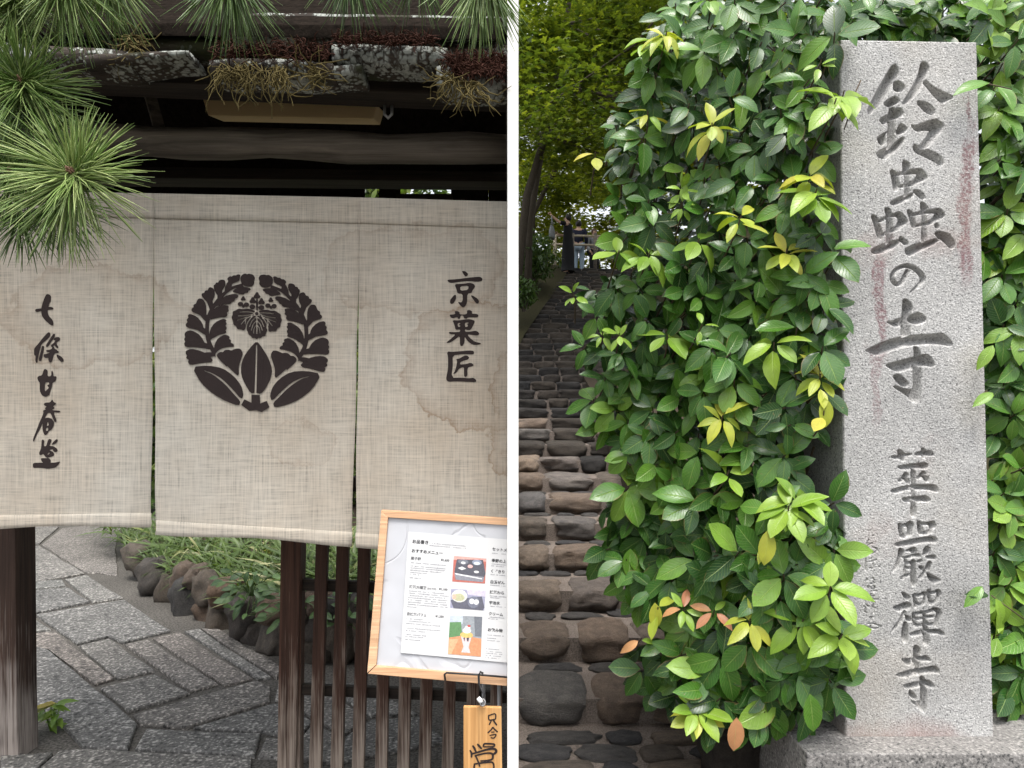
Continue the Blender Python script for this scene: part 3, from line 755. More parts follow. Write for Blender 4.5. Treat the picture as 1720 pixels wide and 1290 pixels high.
# added divider: tall beside the gate, lowered behind to let light onto the steps
pr = [(2.05, -0.02), (13.2, -0.02), (13.2, 1.5), (3.95, 1.5), (3.95, 3.3), (2.05, 3.3)]
mb.add([(x0, a, b) for a, b in pr] + [(x1, a, b) for a, b in pr], [(0, 1, 2, 3, 4, 5), (11, 10, 9, 8, 7, 6)] + [(i, (i + 1) % 6, 6 + (i + 1) % 6, 6 + i) for i in range(6)])
tag(mb.build('added_partition', M['white_plaster'], bevel=0.003), 'slim white plastered wall added between the curtain and the stone steps', 'wall')

mb = MB(); mb.add([(-9, 2.4, 0.012), (x0, 2.4, 0.012), (x0, 13, 0.012), (-9, 13, 0.012)], [(0, 1, 2, 3)])
tag(mb.build('courtyard_ground', M['courtyard_concrete']), kind='structure')
# ------------------------------------------------------------------ courtyard paving
Z6 = lambda p: [(20 + x / 3.072, 860 + y / 3.072) for x, y in p]
SL = [Z6(p) for p in [
 [(-40,70),(245,75),(140,163),(-40,163)], [(258,82),(480,60),(560,75),(535,180),(545,330),(450,312),(385,315),(153,167)],
 [(-40,170),(142,174),(376,314),(120,360),(-40,330)], [(-40,372),(262,346),(283,378),(-40,405)], [(-40,412),(290,386),(402,460),(110,518),(-40,520)],
 [(275,346),(385,323),(572,440),(415,463)], [(122,526),(578,450),(818,610),(570,670),(500,638),(337,676)], [(-40,556),(122,550),(203,604),(-40,626)],
 [(-40,640),(215,612),(527,853),(430,883),(130,655),(-40,660)], [(-40,668),(125,664),(430,900),(648,1090),(598,1218),(368,1208),(250,1085),(105,965),(-40,960)],
 [(342,686),(500,649),(738,815),(545,857)], [(582,680),(700,656),(1062,884),(925,922)], [(722,650),(862,616),(1243,860),(1096,893)],
 [(452,905),(740,832),(918,930),(600,1023)], [(622,1040),(1268,864),(1338,900),(1328,972),(900,1107),(662,1085)], [(692,1116),(1288,1141),(1250,1253),(627,1219)],
 [(240,1225),(350,1222),(598,1230),(1238,1264),(1238,1330),(120,1330)], [(930,1110),(1345,982),(1420,985),(1560,1080),(1480,1160),(1294,1130)], [(1302,1165),(1480,1170),(1560,1090),(1700,1150),(1660,1290),(1262,1260)],
 [(1372,880),(1350,975),(1430,978),(1570,1070),(1720,1140),(1840,1060),(1560,880)], [(890,612),(960,600),(1340,850),(1275,856)], [(975,598),(1060,600),(1400,800),(1365,850)],
 [(1590,880),(1850,1050),(2100,1040),(1800,880)], [(1720,1150),(1850,1070),(2120,1050),(2250,1180),(1690,1290)], [(-60,1240),(110,1240),(220,1232),(110,1340),(-60,1340)]]]
paving = tag(bpy.data.objects.new('stone_paving', None), kind='structure'); COL.objects.link(paving)
paving.location = G(250, 1120)
for k, p in enumerate(SL):
    zt = 0.03 + R.uniform(-0.004, 0.006)
    top = [G(x, y, zt) for x, y in p]
    c = sum(top, Vector()) / len(top)
    n = len(top)
    # one subdivision per edge, with a little wobble, keeps the arrises from being ruler straight
    ring = []
    for i in range(n):
        a, b = top[i], top[(i + 1) % n]
        m = max(1, int((b - a).length / 0.16))
        for j in range(m):
            q = a.lerp(b, j / m)
            ring.append(q + Vector((R.uniform(-1, 1), R.uniform(-1, 1), 0)) * 0.004)
    nn = len(ring)
    def inset(d, z):
        out = []
        for q in ring:
            v = c - q; v.z = 0
            out.append(Vector((q.x, q.y, 0)) + v.normalized() * d + Vector((0, 0, z + R.uniform(-0.0015, 0.0015))))
        return out
    r0, r1, r2, r3 = inset(0.003, -0.019), inset(0.003, zt - 0.010), inset(0.007, zt - 0.003), inset(0.018, zt)
    vs = r0 + r1 + r2 + r3 + [Vector((c.x, c.y, zt))]
    fs = []
    for a in range(3):
        for i in range(nn):
            j = (i + 1) % nn
            fs.append((a * nn + i, a * nn + j, (a + 1) * nn + j, (a + 1) * nn + i))
    fs += [(3 * nn + i, 3 * nn + (i + 1) % nn, 4 * nn) for i in range(nn)]
    m_ = MB(); m_.add(vs, fs)
    m_.build('paving_slab', M['paving_granite'], paving, recalc=True)

# ------------------------------------------------------------------ low boulder wall with a planted bank
WL = [G(205, 960), G(250, 1000), G(470, 1108), G(700, 1128), G(850, 1137)]
def wall_pt(px, py):
    """where the sight line through a point meets the upright face of the boulder wall"""
    best = None
    for a, b in zip(WL[:-1], WL[1:]):
        pa = (a.x / a.y, b.x / b.y); r = (px - CX) / F
        if pa[0] - 1e-6 <= r <= pa[1] + 1e-6 or best is None:
            # solve (a + s (b-a)).x = r * (a + s (b-a)).y
            den = (b.x - a.x) - r * (b.y - a.y)
            s_ = (r * a.y - a.x) / den
            best = a.y + s_ * (b.y - a.y)
            if pa[0] - 1e-6 <= r <= pa[1] + 1e-6: break
    return P(px, py, best)
bwall = thing('boulder_wall', Vector((wall_pt(350, 1040).x, wall_pt(350, 1040).y, 0)), 'low retaining wall of rounded brown and grey boulders below the bank', 'stone wall')
BM_ = [rock_mesh('boulder', M['boulder'], k, p=3.0, amp=0.34, base=ICO3) for k in range(9)]
for k, (zx, zy, w, h) in enumerate([(715,335,140,150),(790,415,100,120),(862,350,100,130),(930,340,95,95),(900,472,160,190),(985,405,120,140),(1060,535,130,220),(1080,420,130,110),(985,540,110,120),
      (1195,548,165,190),(1230,640,120,110),(1345,655,130,180),(1330,515,130,110),(630,245,120,130),(1150,645,80,70),(1450,560,150,140),(1440,690,130,130),(1560,600,150,170),(1580,720,170,120),(1690,640,150,210),(1820,640,150,190),(1800,520,140,120),(1680,500,140,110),(1560,470,150,110),(1940,620,150,220),(2070,640,160,200),(2200,640,160,210),(2320,640,160,210)]):
    px, py = 20 + zx / 3.072, 860 + zy / 3.072
    c = wall_pt(px, py); s_ = c.y / F / 3.072 * 0.5 * 1.22
    me = BM_[k % 9]
    link('boulder', me, bwall, c + Vector((0.02, 0.06, 0)), (R.uniform(-.3, .3), R.uniform(-.3, .3), R.uniform(0, 6.28)), (w * s_ * 1.08, w * s_ * 0.95, h * s_ * 1.06))
# bank of soil behind the boulders
mb = MB()
top = [Vector((q.x + 0.02, q.y + 0.12, 0.27)) for q in WL]
rows = [[Vector((q.x, q.y, -0.05)) + Vector((0.02, 0.1, 0)) for q in WL], top, [q + Vector((0.15, 0.5, 0.13)) for q in top], [q + Vector((0.6, 1.6, 0.25)) for q in top], [q + Vector((1.2, 4.5, 0.3)) for q in top]]
for r_ in rows:
    r_.append(Vector((-0.03, r_[-1].y, r_[-1].z)))
    for q in r_: q.x = min(q.x, -0.03)
vs = [q for r_ in rows for q in r_]; n = len(rows[0])
mb.add(vs, [(a * n + i, a * n + i + 1, (a + 1) * n + i + 1, (a + 1) * n + i) for a in range(4) for i in range(n - 1)])
tag(mb.build('planting_bank', M['soil'], smooth=True), kind='structure')
def bank_z(p):
    """height of the bank at a point, from its distance behind the boulder line"""
    best = 9
    for a, b in zip(WL[:-1], WL[1:]):
        if min(a.x, b.x) - 0.3 <= p.x <= max(a.x, b.x) + 0.3:
            s_ = (p.x - a.x) / (b.x - a.x); best = min(best, p.y - (a.y + s_ * (b.y - a.y)))
    if best == 9: best = p.y - WL[0].y
    return 0.24 + 0.13 * min(1, max(0, best - 0.12) / 0.5) + 0.2 * min(1, max(0, best - 0.6) / 1.2), best
gm = LeafMass()
bl_g = [blade(1.0, 0.085, 4, d_, 0.25, 0.4) for d_ in (0.35, 0.7, 1.0)]
for k in range(7600):
    px = R.uniform(165, 860); py = R.uniform(880, 985)
    q = wall_pt(px, py)
    back = abs(R.gauss(0, 0.8)) - 0.05
    x = (px - CX) / F * (q.y + back); p = Vector((x, q.y + back, 0))
    z, b_ = bank_z(p)
    if b_ < 0.10 or p.x > -0.3: continue
    p.z = z - 0.02
    an = R.uniform(0, 6.28); el = R.uniform(0.2, 1.35)
    front = b_ < 0.35
    d_ = Vector((math.cos(an) * math.cos(el), math.sin(an) * math.cos(el) - (0.1 if front else 0.15), math.sin(el) + (0.5 if front else 0)))
    fine = px < 470 and R.random() < 0.55
    L = R.uniform(0.16, 0.34) if not fine else R.uniform(0.18, 0.30)
    tone = R.uniform(0.0, 0.5) if R.random() < 0.9 else R.uniform(0.7, 1.0)
    if front: L *= 0.6
    gm.add(R.choice(bl_g), p, frame_from(d_, (R.uniform(-.5, .5), -0.4, 1)), Vector((L * (0.25 if fine else R.uniform(0.9, 1.5)), L, L)), tone)
tag(gm.build('bamboo_grass', M['sasa_blade']), 'bamboo grass and fine grass hanging over the boulder wall', 'grass', kind='stuff')
# broad leaved plants at the foot of the grass
def rosette_plant(px, py, n, spread, label, group=None, mat='low_leaf', size=(0.06, 0.10), z=None):
    q = wall_pt(px, py); q = q + Vector((0, -0.05, 0))
    t = thing('leafy_plant', q - Vector((0, 0, 0.06)), label, 'plant', group)
    sb = MB()
    ms = [MB() for _ in range(2)]
    for i, m_ in enumerate(ms): m_.add(*blade(1.0, 0.52, 4, 0.25 + 0.2 * i, 0.12, 0.5))
    ms = [m_.mesh('leaf', M[mat], True) for m_ in ms]
    for k in range(n):
        an = R.uniform(0, 6.28); rr = spread * math.sqrt(R.random())
        c = q + Vector((rr * math.cos(an) * 1.3, R.uniform(-0.1, 0.05), rr * math.sin(an) * 0.9))
        d_ = Vector((math.cos(an) * 0.8, R.uniform(-0.9, -0.1), R.uniform(-0.4, 0.5)))
        L = R.uniform(*size)
        link('leaf', R.choice(ms), t, c, frame_from(d_, (0, -0.8, 0.8)).to_euler(), (L, L, L))
        sb.tube([q + Vector((0, 0.03, -0.06)), (q + c) / 2 + Vector((0, 0.03, 0.01)), c], 0.003, 4, False)
    sb.build('stem', M['low_leaf'], t)
    return t
rosette_plant(425, 985, 46, 0.17, 'broad leaved green plant spilling over boulders beside the lattice post')
rosette_plant(500, 1010, 30, 0.16, 'broad leaved green plant seen through the first gap of the lattice')
rosette_plant(585, 1015, 26, 0.15, 'broad leaved green plant seen through the third gap of the lattice')

# small fern beside the left post
fp = G(88, 1232)
fern = thing('fern_plant', fp, 'small yellow green plant growing in the paving beside the weathered post', 'plant')
fm = MB(); fm.add(*blade(1.0, 0.36, 5, 0.45, 0.12, 0.4)); fme = fm.mesh('leaf', M['fern_leaf'], True)
fs_ = MB()
for k in range(20):
    an = R.uniform(0, 6.28); h = R.uniform(0.02, 0.15); L = R.uniform(0.06, 0.11)
    b = fp + Vector((R.uniform(-.03, .03), R.uniform(-.03, .03), h))
    link('leaf', fme, fern, b, frame_from((math.cos(an), math.sin(an) - 0.3, R.uniform(-0.2, 0.5)), (0, -0.4, 1)).to_euler(), (L, L, L))
    fs_.tube([fp + Vector((R.uniform(-.01, .01), 0, 0)), b], 0.002, 4, False)
fs_.build('stem', M['fern_leaf'], fern)

# shrubs at the back of the courtyard, seen over the curtain and through its slits
mk_leaf('hedge_leaf', [(0.0, (0.04, 0.085, 0.02)), (0.6, (0.09, 0.15, 0.03)), (1.0, (0.22, 0.27, 0.08))], 0.4, 0.3, rib=False, attr='tone')
bl_h = blade(1.0, 0.42, 3, 0.2, 0.1)
def shrub(name, label, c, rad, n, size, cat='tree'):
    t = thing(name, Vector((c[0], c[1], 0)), label, cat)
    lm = LeafMass()
    for k in range(n):
        v = Vector((R.gauss(0, 1), R.gauss(0, 1), R.gauss(0, 1))).normalized() * (R.random() ** 0.4)
        p = Vector(c) + Vector((v.x * rad[0], v.y * rad[1], v.z * rad[2])) * (1 + 0.25 * mnoise.noise(v * 2.5))
        lm.add(bl_h, p, frame_from((R.uniform(-1, 1), R.uniform(-1, 1), R.uniform(-1, .6)), (R.uniform(-.6, .6), R.uniform(-.8, .3), 1)), size * R.uniform(.7, 1.3), R.random())
    lm.build('crown', M['hedge_leaf'], t)
    tb = MB(); tb.tube([(c[0], c[1], 0), (c[0] + 0.1, c[1], c[2] * 0.6), (c[0], c[1] + 0.1, c[2] + rad[2] * 0.5)], [0.07, 0.05, 0.02], 7)
    tb.build('trunk', M['gate_timber'], t, True)
    return t
shrub('garden_tree', 'leafy tree behind the gate glimpsed through the openings above the curtain', (-1.25, 6.6, 3.35), (0.95, 0.6, 0.7), 2600, 0.13)
shrub('garden_hedge', 'tall dark hedge closing the back of the courtyard', (-5.0, 11.5, 1.7), (4.6, 0.7, 1.9), 7000, 0.24, 'hedge')
shrub('garden_shrub', 'dark shrub at the back of the bank behind the lattice', (-2.1, 8.3, 1.25), (1.6, 0.6, 0.75), 3000, 0.14, 'shrub')

# ------------------------------------------------------------------ gate: posts, beams, roof
gate = thing('gate', Vector((-1.3, 2.9, 0)), 'old dark timber gate with lichen covered roof edge above the curtain', 'gate')
def pxbox(name, pts, d0, d1, mat, parent, bev=0.004):
    """a beam given by its four front corners (photograph units, at distance d0) and its back at d1"""
    m_ = MB(); a = [P(x, y, d0) for x, y in pts]
    m_.hexa(a, [Vector((q.x, d1, q.z)) for q in a])
    return m_.build(name, mat, parent, bevel=bev)
# weathered post at the left
m_ = MB()
pl = [(-40, 400, 25), (-40, 880, 25), (-41, 1080, 27), (-42, 1180, 28), (-44, 1245, 30), (-46, 1271, 31)]
rings = []
for xl, y, xr in pl:
    a, b = P(xl, y, 3.2), P(xr, y, 3.2)
    rings.append([a, b, Vector((b.x, 3.34, b.z)), Vector((a.x, 3.34, a.z))])
rings[-1] = [Vector((q.x, q.y, -0.015)) for q in rings[-1]]
rings[0] = [Vector((q.x, q.y, 2.75)) for q in rings[0]]
m_.add([q for r_ in rings for q in r_], [(i * 4 + k, i * 4 + (k + 1) % 4, i * 4 + 4 + (k + 1) % 4, i * 4 + 4 + k) for i in range(5) for k in range(4)] + [(0, 1, 2, 3), (23, 22, 21, 20)])
m_.build('post', M['post_timber'], gate, bevel=0.006)
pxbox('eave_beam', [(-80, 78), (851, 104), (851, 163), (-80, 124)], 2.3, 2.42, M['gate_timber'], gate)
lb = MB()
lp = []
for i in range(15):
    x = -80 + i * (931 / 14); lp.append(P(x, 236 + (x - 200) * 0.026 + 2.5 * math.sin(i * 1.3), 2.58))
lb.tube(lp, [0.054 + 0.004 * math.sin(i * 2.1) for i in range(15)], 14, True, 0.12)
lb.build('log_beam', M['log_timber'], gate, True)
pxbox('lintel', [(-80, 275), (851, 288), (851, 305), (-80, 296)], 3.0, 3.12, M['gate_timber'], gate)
# brace seen slanting in the dark
m_ = MB(); a, b = P(252, 160, 3.0), P(272, 232, 3.0)
m_.tube([a, b], 0.03, 4); m_.build('brace', M['log_timber'], gate)
# upright boards closing the back of the gate, with gaps
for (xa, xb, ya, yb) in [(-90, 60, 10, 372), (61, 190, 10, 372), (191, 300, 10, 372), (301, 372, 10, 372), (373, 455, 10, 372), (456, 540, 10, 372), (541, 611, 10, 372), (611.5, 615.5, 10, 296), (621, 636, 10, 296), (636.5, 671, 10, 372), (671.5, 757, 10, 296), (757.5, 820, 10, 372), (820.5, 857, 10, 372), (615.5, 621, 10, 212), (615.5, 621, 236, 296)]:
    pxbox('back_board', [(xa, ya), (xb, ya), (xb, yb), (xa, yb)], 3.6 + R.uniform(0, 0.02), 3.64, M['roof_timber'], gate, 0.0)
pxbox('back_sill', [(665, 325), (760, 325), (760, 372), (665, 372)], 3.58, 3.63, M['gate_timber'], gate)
# roof: long boards laid one above the other up both slopes
XL, XR = -2.6, -0.03
for k in range(6):
    y = 2.16 + k * 0.135; z = 2.72 + k * 0.095
    m_ = MB(); zz = R.uniform(-0.004, 0.004)
    a = [Vector((XL, y, z + zz)), Vector((XR, y, z - 0.03 + zz)), Vector((XR, y + 0.19, z + 0.105)), Vector((XL, y + 0.19, z + 0.135))]
    m_.hexa([q + Vector((0, 0, 0.04)) for q in a], a)
    m_.build('roof_board', M['roof_timber'], gate, bevel=0.006)
for k in range(6):
    y = 3.85 - k * 0.14; z = 2.78 + k * 0.09
    m_ = MB(); a = [Vector((XL, y, z)), Vector((XR, y, z)), Vector((XR, y - 0.19, z + 0.125)), Vector((XL, y - 0.19, z + 0.125))]
    m_.hexa([q + Vector((0, 0, 0.04)) for q in a], a)
    m_.build('roof_board', M['roof_timber'], gate, bevel=0.004)
# gable and side closing, out of view, put in to keep the gate dark
for xg in (XL - 0.02,):
    m_ = MB(); m_.add([(xg, 2.3, 2.3), (xg, 3.8, 2.3), (xg, 3.8, 2.8), (xg, 3.0, 3.3), (xg, 2.3, 2.85), (xg + 0.03, 2.3, 2.3), (xg + 0.03, 3.8, 2.3), (xg + 0.03, 3.8, 2.8), (xg + 0.03, 3.0, 3.3), (xg + 0.03, 2.3, 2.85)],
        [(0, 1, 2, 3, 4), (9, 8, 7, 6, 5)] + [(i, (i + 1) % 5, 5 + (i + 1) % 5, 5 + i) for i in range(5)])
    m_.build('gable_board', M['roof_timber'], gate)
# thick slabs along the eave, crusted with lichen
SLABS = [([(-80, 62), (215, 74), (215, 118), (-80, 100)], 2.14), ([(182, 52), (372, 58), (372, 84), (182, 82)], 2.19), ([(140, 84), (300, 80), (330, 92), (140, 116)], 2.13),
         ([(350, 92), (558, 96), (558, 128), (352, 126)], 2.10), ([(556, 66), (752, 72), (750, 108), (556, 104)], 2.13), ([(556, 104), (612, 104), (600, 122), (556, 128)], 2.12),
         ([(733, 100), (853, 108), (853, 152), (733, 150)], 2.11), ([(300, 40), (560, 44), (560, 68), (300, 64)], 2.24), ([(748, 62), (853, 66), (853, 104), (748, 100)], 2.2), ([(-80, 20), (330, 26), (330, 54), (-80, 50)], 2.28), ([(420, 14), (853, 22), (853, 52), (420, 46)], 2.32)]
for pts, d in SLABS:
    n = 14
    m_ = MB(); rings = []
    for i in range(n + 1):
        u = i / n
        tl = Vector(pts[0]).lerp(Vector(pts[1]), u); bl_ = Vector(pts[3]).lerp(Vector(pts[2]), u)
        ring = []
        sq = 1 - 0.18 * (abs(u - .5) * 2) ** 8
        for k in range(10):
            an = 2 * math.pi * k / 10
            cx = math.cos(an); cy = math.sin(an)
            cx = math.copysign(abs(cx) ** 0.55, cx); cy = math.copysign(abs(cy) ** 0.55, cy)
            mid = (tl + bl_) / 2; hh = (bl_.y - tl.y) / 2
            q = P(mid.x, mid.y + cy * hh * sq, d) + Vector((0, 0.07 + cx * 0.07, 0))
            q += Vector((0, 1, 1)) * 0.012 * mnoise.noise(q * 11)
            ring.append(q)
        rings.append(ring)
    m_.add([q for r_ in rings for q in r_], [(i * 10 + k, i * 10 + (k + 1) % 10, i * 10 + 10 + (k + 1) % 10, i * 10 + 10 + k) for i in range(n) for k in range(10)] + [tuple(range(10)), tuple(n * 10 + 9 - k for k in range(10))])
    m_.build('eave_slab', M['lichen_timber'], gate, True, recalc=True)
# moss: a reddish mat on the slabs and curling strands that hang from them
def moss(name, boxes, n, mat, L, thick=1.0):
    m_ = MB()
    for k in range(n):
        (xa, xb, ya, yb, d, dirn) = boxes[k % len(boxes)]
        p = P(R.uniform(xa, xb), R.uniform(ya, yb), d - R.uniform(0, 0.03))
        pts = [p]; v = Vector(dirn) + Vector((R.uniform(-1, 1), R.uniform(-.6, .2), R.uniform(-.7, .5)))
        l = L * R.uniform(0.5, 1.3)
        for i in range(5):
            v = (v + Vector((R.uniform(-1, 1), R.uniform(-.6, .6), R.uniform(-1, .8))) * 0.75).normalized()
            pts.append(pts[-1] + v * l / 5)
        m_.tube(pts, [q * thick for q in (0.0022, 0.0026, 0.0026, 0.0022, 0.0018, 0.001)], 4, False)
    return tag(m_.build(name, mat, gate, True), kind='stuff')
moss('moss_mat', [(360, 555, 72, 100, 2.1, (0, -.2, .2)), (560, 730, 60, 74, 2.13, (0, -.2, .2)), (745, 853, 92, 112, 2.12, (0, 0, .1)), (760, 853, 108, 126, 2.1, (0, 0, 0))], 1300, M['moss_red'], 0.035, 0.7)
moss('hanging_moss', [(352, 440, 100, 122, 2.08, (0, 0, -1.0)), (362, 430, 108, 130, 2.08, (0, 0, -1.4)), (445, 482, 108, 132, 2.08, (0, 0, -1.2)), (490, 555, 116, 128, 2.09, (0, 0, -.2)), (745, 770, 122, 140, 2.09, (0, 0, -.4)), (780, 806, 134, 150, 2.09, (0, 0, -.8)), (208, 232, 58, 78, 2.17, (0, 0, -.4))], 260, M['moss_strand'], 0.10, 0.75)
# unlit lamp under the eave, iron staple
lamp = thing('eave_lamp', P(488, 200, 2.62), 'beige box lamp fixed under the eave beam above the curtain', 'lamp')
m_ = MB(); a = [P(340, 166, 2.62), P(634, 176, 2.62), P(627, 200, 2.6), P(349, 194, 2.6)]
m_.hexa(a, [q + Vector((0, 0.14, 0.035)) for q in a]); m_.build('cover', M['lamp_cover'], lamp, bevel=0.006)
m_ = MB(); a = [P(380, 150, 2.66), P(600, 156, 2.66), P(600, 172, 2.66), P(380, 168, 2.66)]
m_.hexa(a, [q + Vector((0, 0.1, 0.03)) for q in a]); m_.build('base_plate', M['gate_timber'], lamp)
m_ = MB(); m_.tube([P(646, 176, 2.4), P(646, 192, 2.4), P(652, 198, 2.4), P(658, 192, 2.4), P(658, 176, 2.4)], 0.006, 6)
m_.build('staple', M['grey_wire'], gate, True)

# ------------------------------------------------------------------ lattice screen
lat = thing('lattice_screen', Vector((-0.6, 3.07, 0)), 'brown timber lattice screen with worn feet below the curtain', 'lattice screen')
def pole(name, x0_, x1_, y_top, y_bot, w0, w1, d, th, mat, parent, bev=0.004):
    """upright bar: centre x at top and foot, widths, run down to the ground"""
    zt = P(0, y_top, d).z
    xa = (x0_ - CX) * d / F
    yb = CY + F * H / d
    xf = x0_ + (x1_ - x0_) * (yb - y_top) / (y_bot - y_top)
    xb = (xf - CX) * d / F; a_, b_ = w0 * d / F / 2, w1 * d / F / 2
    m_ = MB(); n = 6; rings = []
    for i in range(n + 1):
        u = i / n; x = xa + (xb - xa) * u; w = a_ + (b_ - a_) * u; z = zt + (-0.01 - zt) * u
        w *= 1 + 0.04 * mnoise.noise(Vector((x * 9, u * 5, 0)))
        rings.append([Vector((x - w, d, z)), Vector((x + w, d, z)), Vector((x + w, d + th, z)), Vector((x - w, d + th, z))])
    m_.add([q for r_ in rings for q in r_], [(i * 4 + k, i * 4 + (k + 1) % 4, i * 4 + 4 + (k + 1) % 4, i * 4 + 4 + k) for i in range(n) for k in range(4)] + [(0, 1, 2, 3), (n * 4 + 3, n * 4 + 2, n * 4 + 1, n * 4)])
    return m_.build(name, mat, parent, bevel=bev)
pole('stile', 490, 481, 820, 1270, 34, 31, 3.05, 0.09, M['lattice_timber'], lat)
pole('jamb', 503, 500, 820, 1270, 10, 7, 3.07, 0.06, M['lattice_timber'], lat)
for xt, xb in ((541, 529), (576, 565), (612, 601), (647, 640), (686, 677), (722, 713), (762, 752), (800, 792), (838, 832)):
    pole('slat', xt, xb, 880, 1270, 20, 20, 3.05, 0.035, M['lattice_timber'], lat, 0.003)
for y0_, y1_ in ((973, 992), (1150, 1168)):
    pxbox('rail', [(505, y0_), (856, y0_ + 14), (856, y1_ + 14), (505, y1_)], 3.088, 3.115, M['gate_timber'], lat, 0.002)
pxbox('top_rail', [(478, 800), (856, 806), (856, 830), (478, 824)], 3.04, 3.12, M['gate_timber'], lat, 0.002)

# ------------------------------------------------------------------ curtain
noren = thing('noren_curtain', NOREN_AT, 'unbleached linen shop curtain with a dark crest and brushed characters', 'curtain')
def cloth_d(px, py):
    v = max(0.0, (py - 335) / 560)
    return 2.4 + (0.015 * math.sin(px * 0.021 + 0.6 + v * 0.7) + 0.008 * math.sin(px * 0.051 + 1.7 - v) + 0.004 * math.sin(px * 0.09 + 4 * v)) * v ** 0.7 + 0.010 * v * math.sin(v * 3.0) - 0.012 * v
def noren_panel(tl, tr, br, bl_, nx, ny, wob, mat='linen', off=0.0, name='cloth_panel', thick=0.0012, sag=0.0):
    m_ = MB()
    for j in range(ny + 1):
        v = j / ny
        for i in range(nx + 1):
            u = i / nx
            x = (tl[0] * (1 - u) + tr[0] * u) * (1 - v) + (bl_[0] * (1 - u) + br[0] * u) * v
            y = (tl[1] * (1 - u) + tr[1] * u) * (1 - v) + (bl_[1] * (1 - u) + br[1] * u) * v
            y += v * wob * math.sin(u * 7.0 + 1.0) + sag * v * math.sin(math.pi * u)
            if u in (0, 1): x += 1.2 * math.sin(v * 13 + tl[0]) * v
            m_.v.append(tuple(P(x, y, cloth_d(x, y) + off)))
    m_.f = [(j * (nx + 1) + i, j * (nx + 1) + i + 1, (j + 1) * (nx + 1) + i + 1, (j + 1) * (nx + 1) + i) for j in range(ny) for i in range(nx)]
    o = m_.build(name, M[mat], noren, True, origin=NOREN_AT)
    md = o.modifiers.new('thickness', 'SOLIDIFY'); md.thickness = thick; md.offset = 1.0 if off >= 0 else -1.0
    return o
PAN = [((-70, 320), (258.5, 326), (254, 881), (-70, 886)), ((257.5, 326), (606, 333), (591, 914), (262, 894)), ((605, 333), (854, 340), (853, 936), (597, 915))]
for k, (a, b, c, d_) in enumerate(PAN):
    noren_panel(a, b, c, d_, 46, 70, 2.5, off=0.0015 * (k % 2))
    lerp = lambda p, q, t: (p[0] + (q[0] - p[0]) * t, p[1] + (q[1] - p[1]) * t)
    # doubled hem at the foot, doubled sleeve at the top
    noren_panel(lerp(a, d_, 0.965), lerp(b, c, 0.965), lerp(b, c, 1.004), lerp(a, d_, 1.004), 46, 3, 2.5, 'linen_hem', -0.003 + 0.0015 * (k % 2), 'hem')
    noren_panel(lerp(a, d_, -0.002), lerp(b, c, -0.002), lerp(b, c, 0.072), lerp(a, d_, 0.072), 46, 4, 0.0, 'linen_hem', -0.003 + 0.0015 * (k % 2), 'top_sleeve')
m_ = MB(); m_.tube([P(-80, 330, 2.415), P(851, 348, 2.415)], 0.011, 8); m_.build('rod', M['post_timber'], noren, True)
def ink_mesh(name, polys, cuts, adds2=(), step=0.55, grown=()):
    allp = np.concatenate(list(polys) + list(adds2) + list(grown))
    fld = Field(allp[:, 0].min() - 2, allp[:, 1].min() - 2, allp[:, 0].max() + 2, allp[:, 1].max() + 2, step)
    for p in polys: fld.add(p)
    for p in grown: fld.add(p, 0.9)
    for p in cuts: fld.cut(p)
    for p in adds2: fld.add(p)
    m_ = fld.mesh(lambda x, y: P(x, y, cloth_d(x, y) - 0.0016))
    return m_.build(name, M['ink'], noren, True)
for nm, po, ho in INK: ink_mesh(nm, po, ho)
# middle leaf of the flower keeps a light line round it
_f = ink_mesh('crest', CREST_ADD, CREST_CUT + CREST_RIM, CREST_ADD2, 0.7, CREST_GROW)
_f['label'] = 'round dark crest of leaf sprays around a paulownia flower'

# ------------------------------------------------------------------ menu board
def board_d(py): return 2.2 - 0.1 * (py - 857) / 280
def Bp(px, py, off=0.0): return P(px, py, board_d(py) - off)
menu = thing('menu_board', P(745, 1140, 2.1), 'pine framed menu board with printed sheet leaning before the lattice', 'menu board')
def bquad(name, pts, off, th, mat, parent, bev=0.0):
    m_ = MB(); a = [Bp(x, y, off) for x, y in pts]
    m_.hexa(a, [q + Vector((0, th, 0)) for q in a])
    return m_.build(name, mat, parent, bevel=bev)
def bgrid(name, pts, off, mat, parent, n=26, amp=0.0):
    m_ = MB()
    for j in range(n + 1):
        for i in range(n + 1):
            u, v = i / n, j / n
            x = (pts[0][0] * (1 - u) + pts[1][0] * u) * (1 - v) + (pts[3][0] * (1 - u) + pts[2][0] * u) * v
            y = (pts[0][1] * (1 - u) + pts[1][1] * u) * (1 - v) + (pts[3][1] * (1 - u) + pts[2][1] * u) * v
            a_ = amp * (mnoise.noise(Vector((x * 0.02, y * 0.02, 3.1))) + 0.6 * mnoise.noise(Vector((x * 0.055, y * 0.05, 7.7))))
            m_.v.append(tuple(Bp(x, y, off + a_)))
    m_.f = [(j * (n + 1) + i, j * (n + 1) + i + 1, (j + 1) * (n + 1) + i + 1, (j + 1) * (n + 1) + i) for j in range(n) for i in range(n)]
    return m_.build(name, mat, parent, True)
def mk_paper(name, col, rough, bs):
    t = NT(name); co = t.obj()
    n1 = t.noise(co, 3.5, 2, 0.5, 0.8)
    fold = t.ramp(t.math('ABSOLUTE', t.math('SUBTRACT', n1, 0.5)), [(0.0, 0.0), (0.02, 1.0)])
    c = t.mix(t.ramp(t.noise(co, 6, 3), [(0.3, 0.0), (0.7, 1.0)]), tuple(x * 0.93 for x in col), col)
    M[name] = t.done(t.bsdf(c, rough, t.bump(fold, bs, 0.003), 0.5))
mk_paper('clear_sleeve', (0.47, 0.475, 0.50), 0.2, 0.5); mk_paper('menu_paper', (0.60, 0.60, 0.60), 0.25, 0.05)
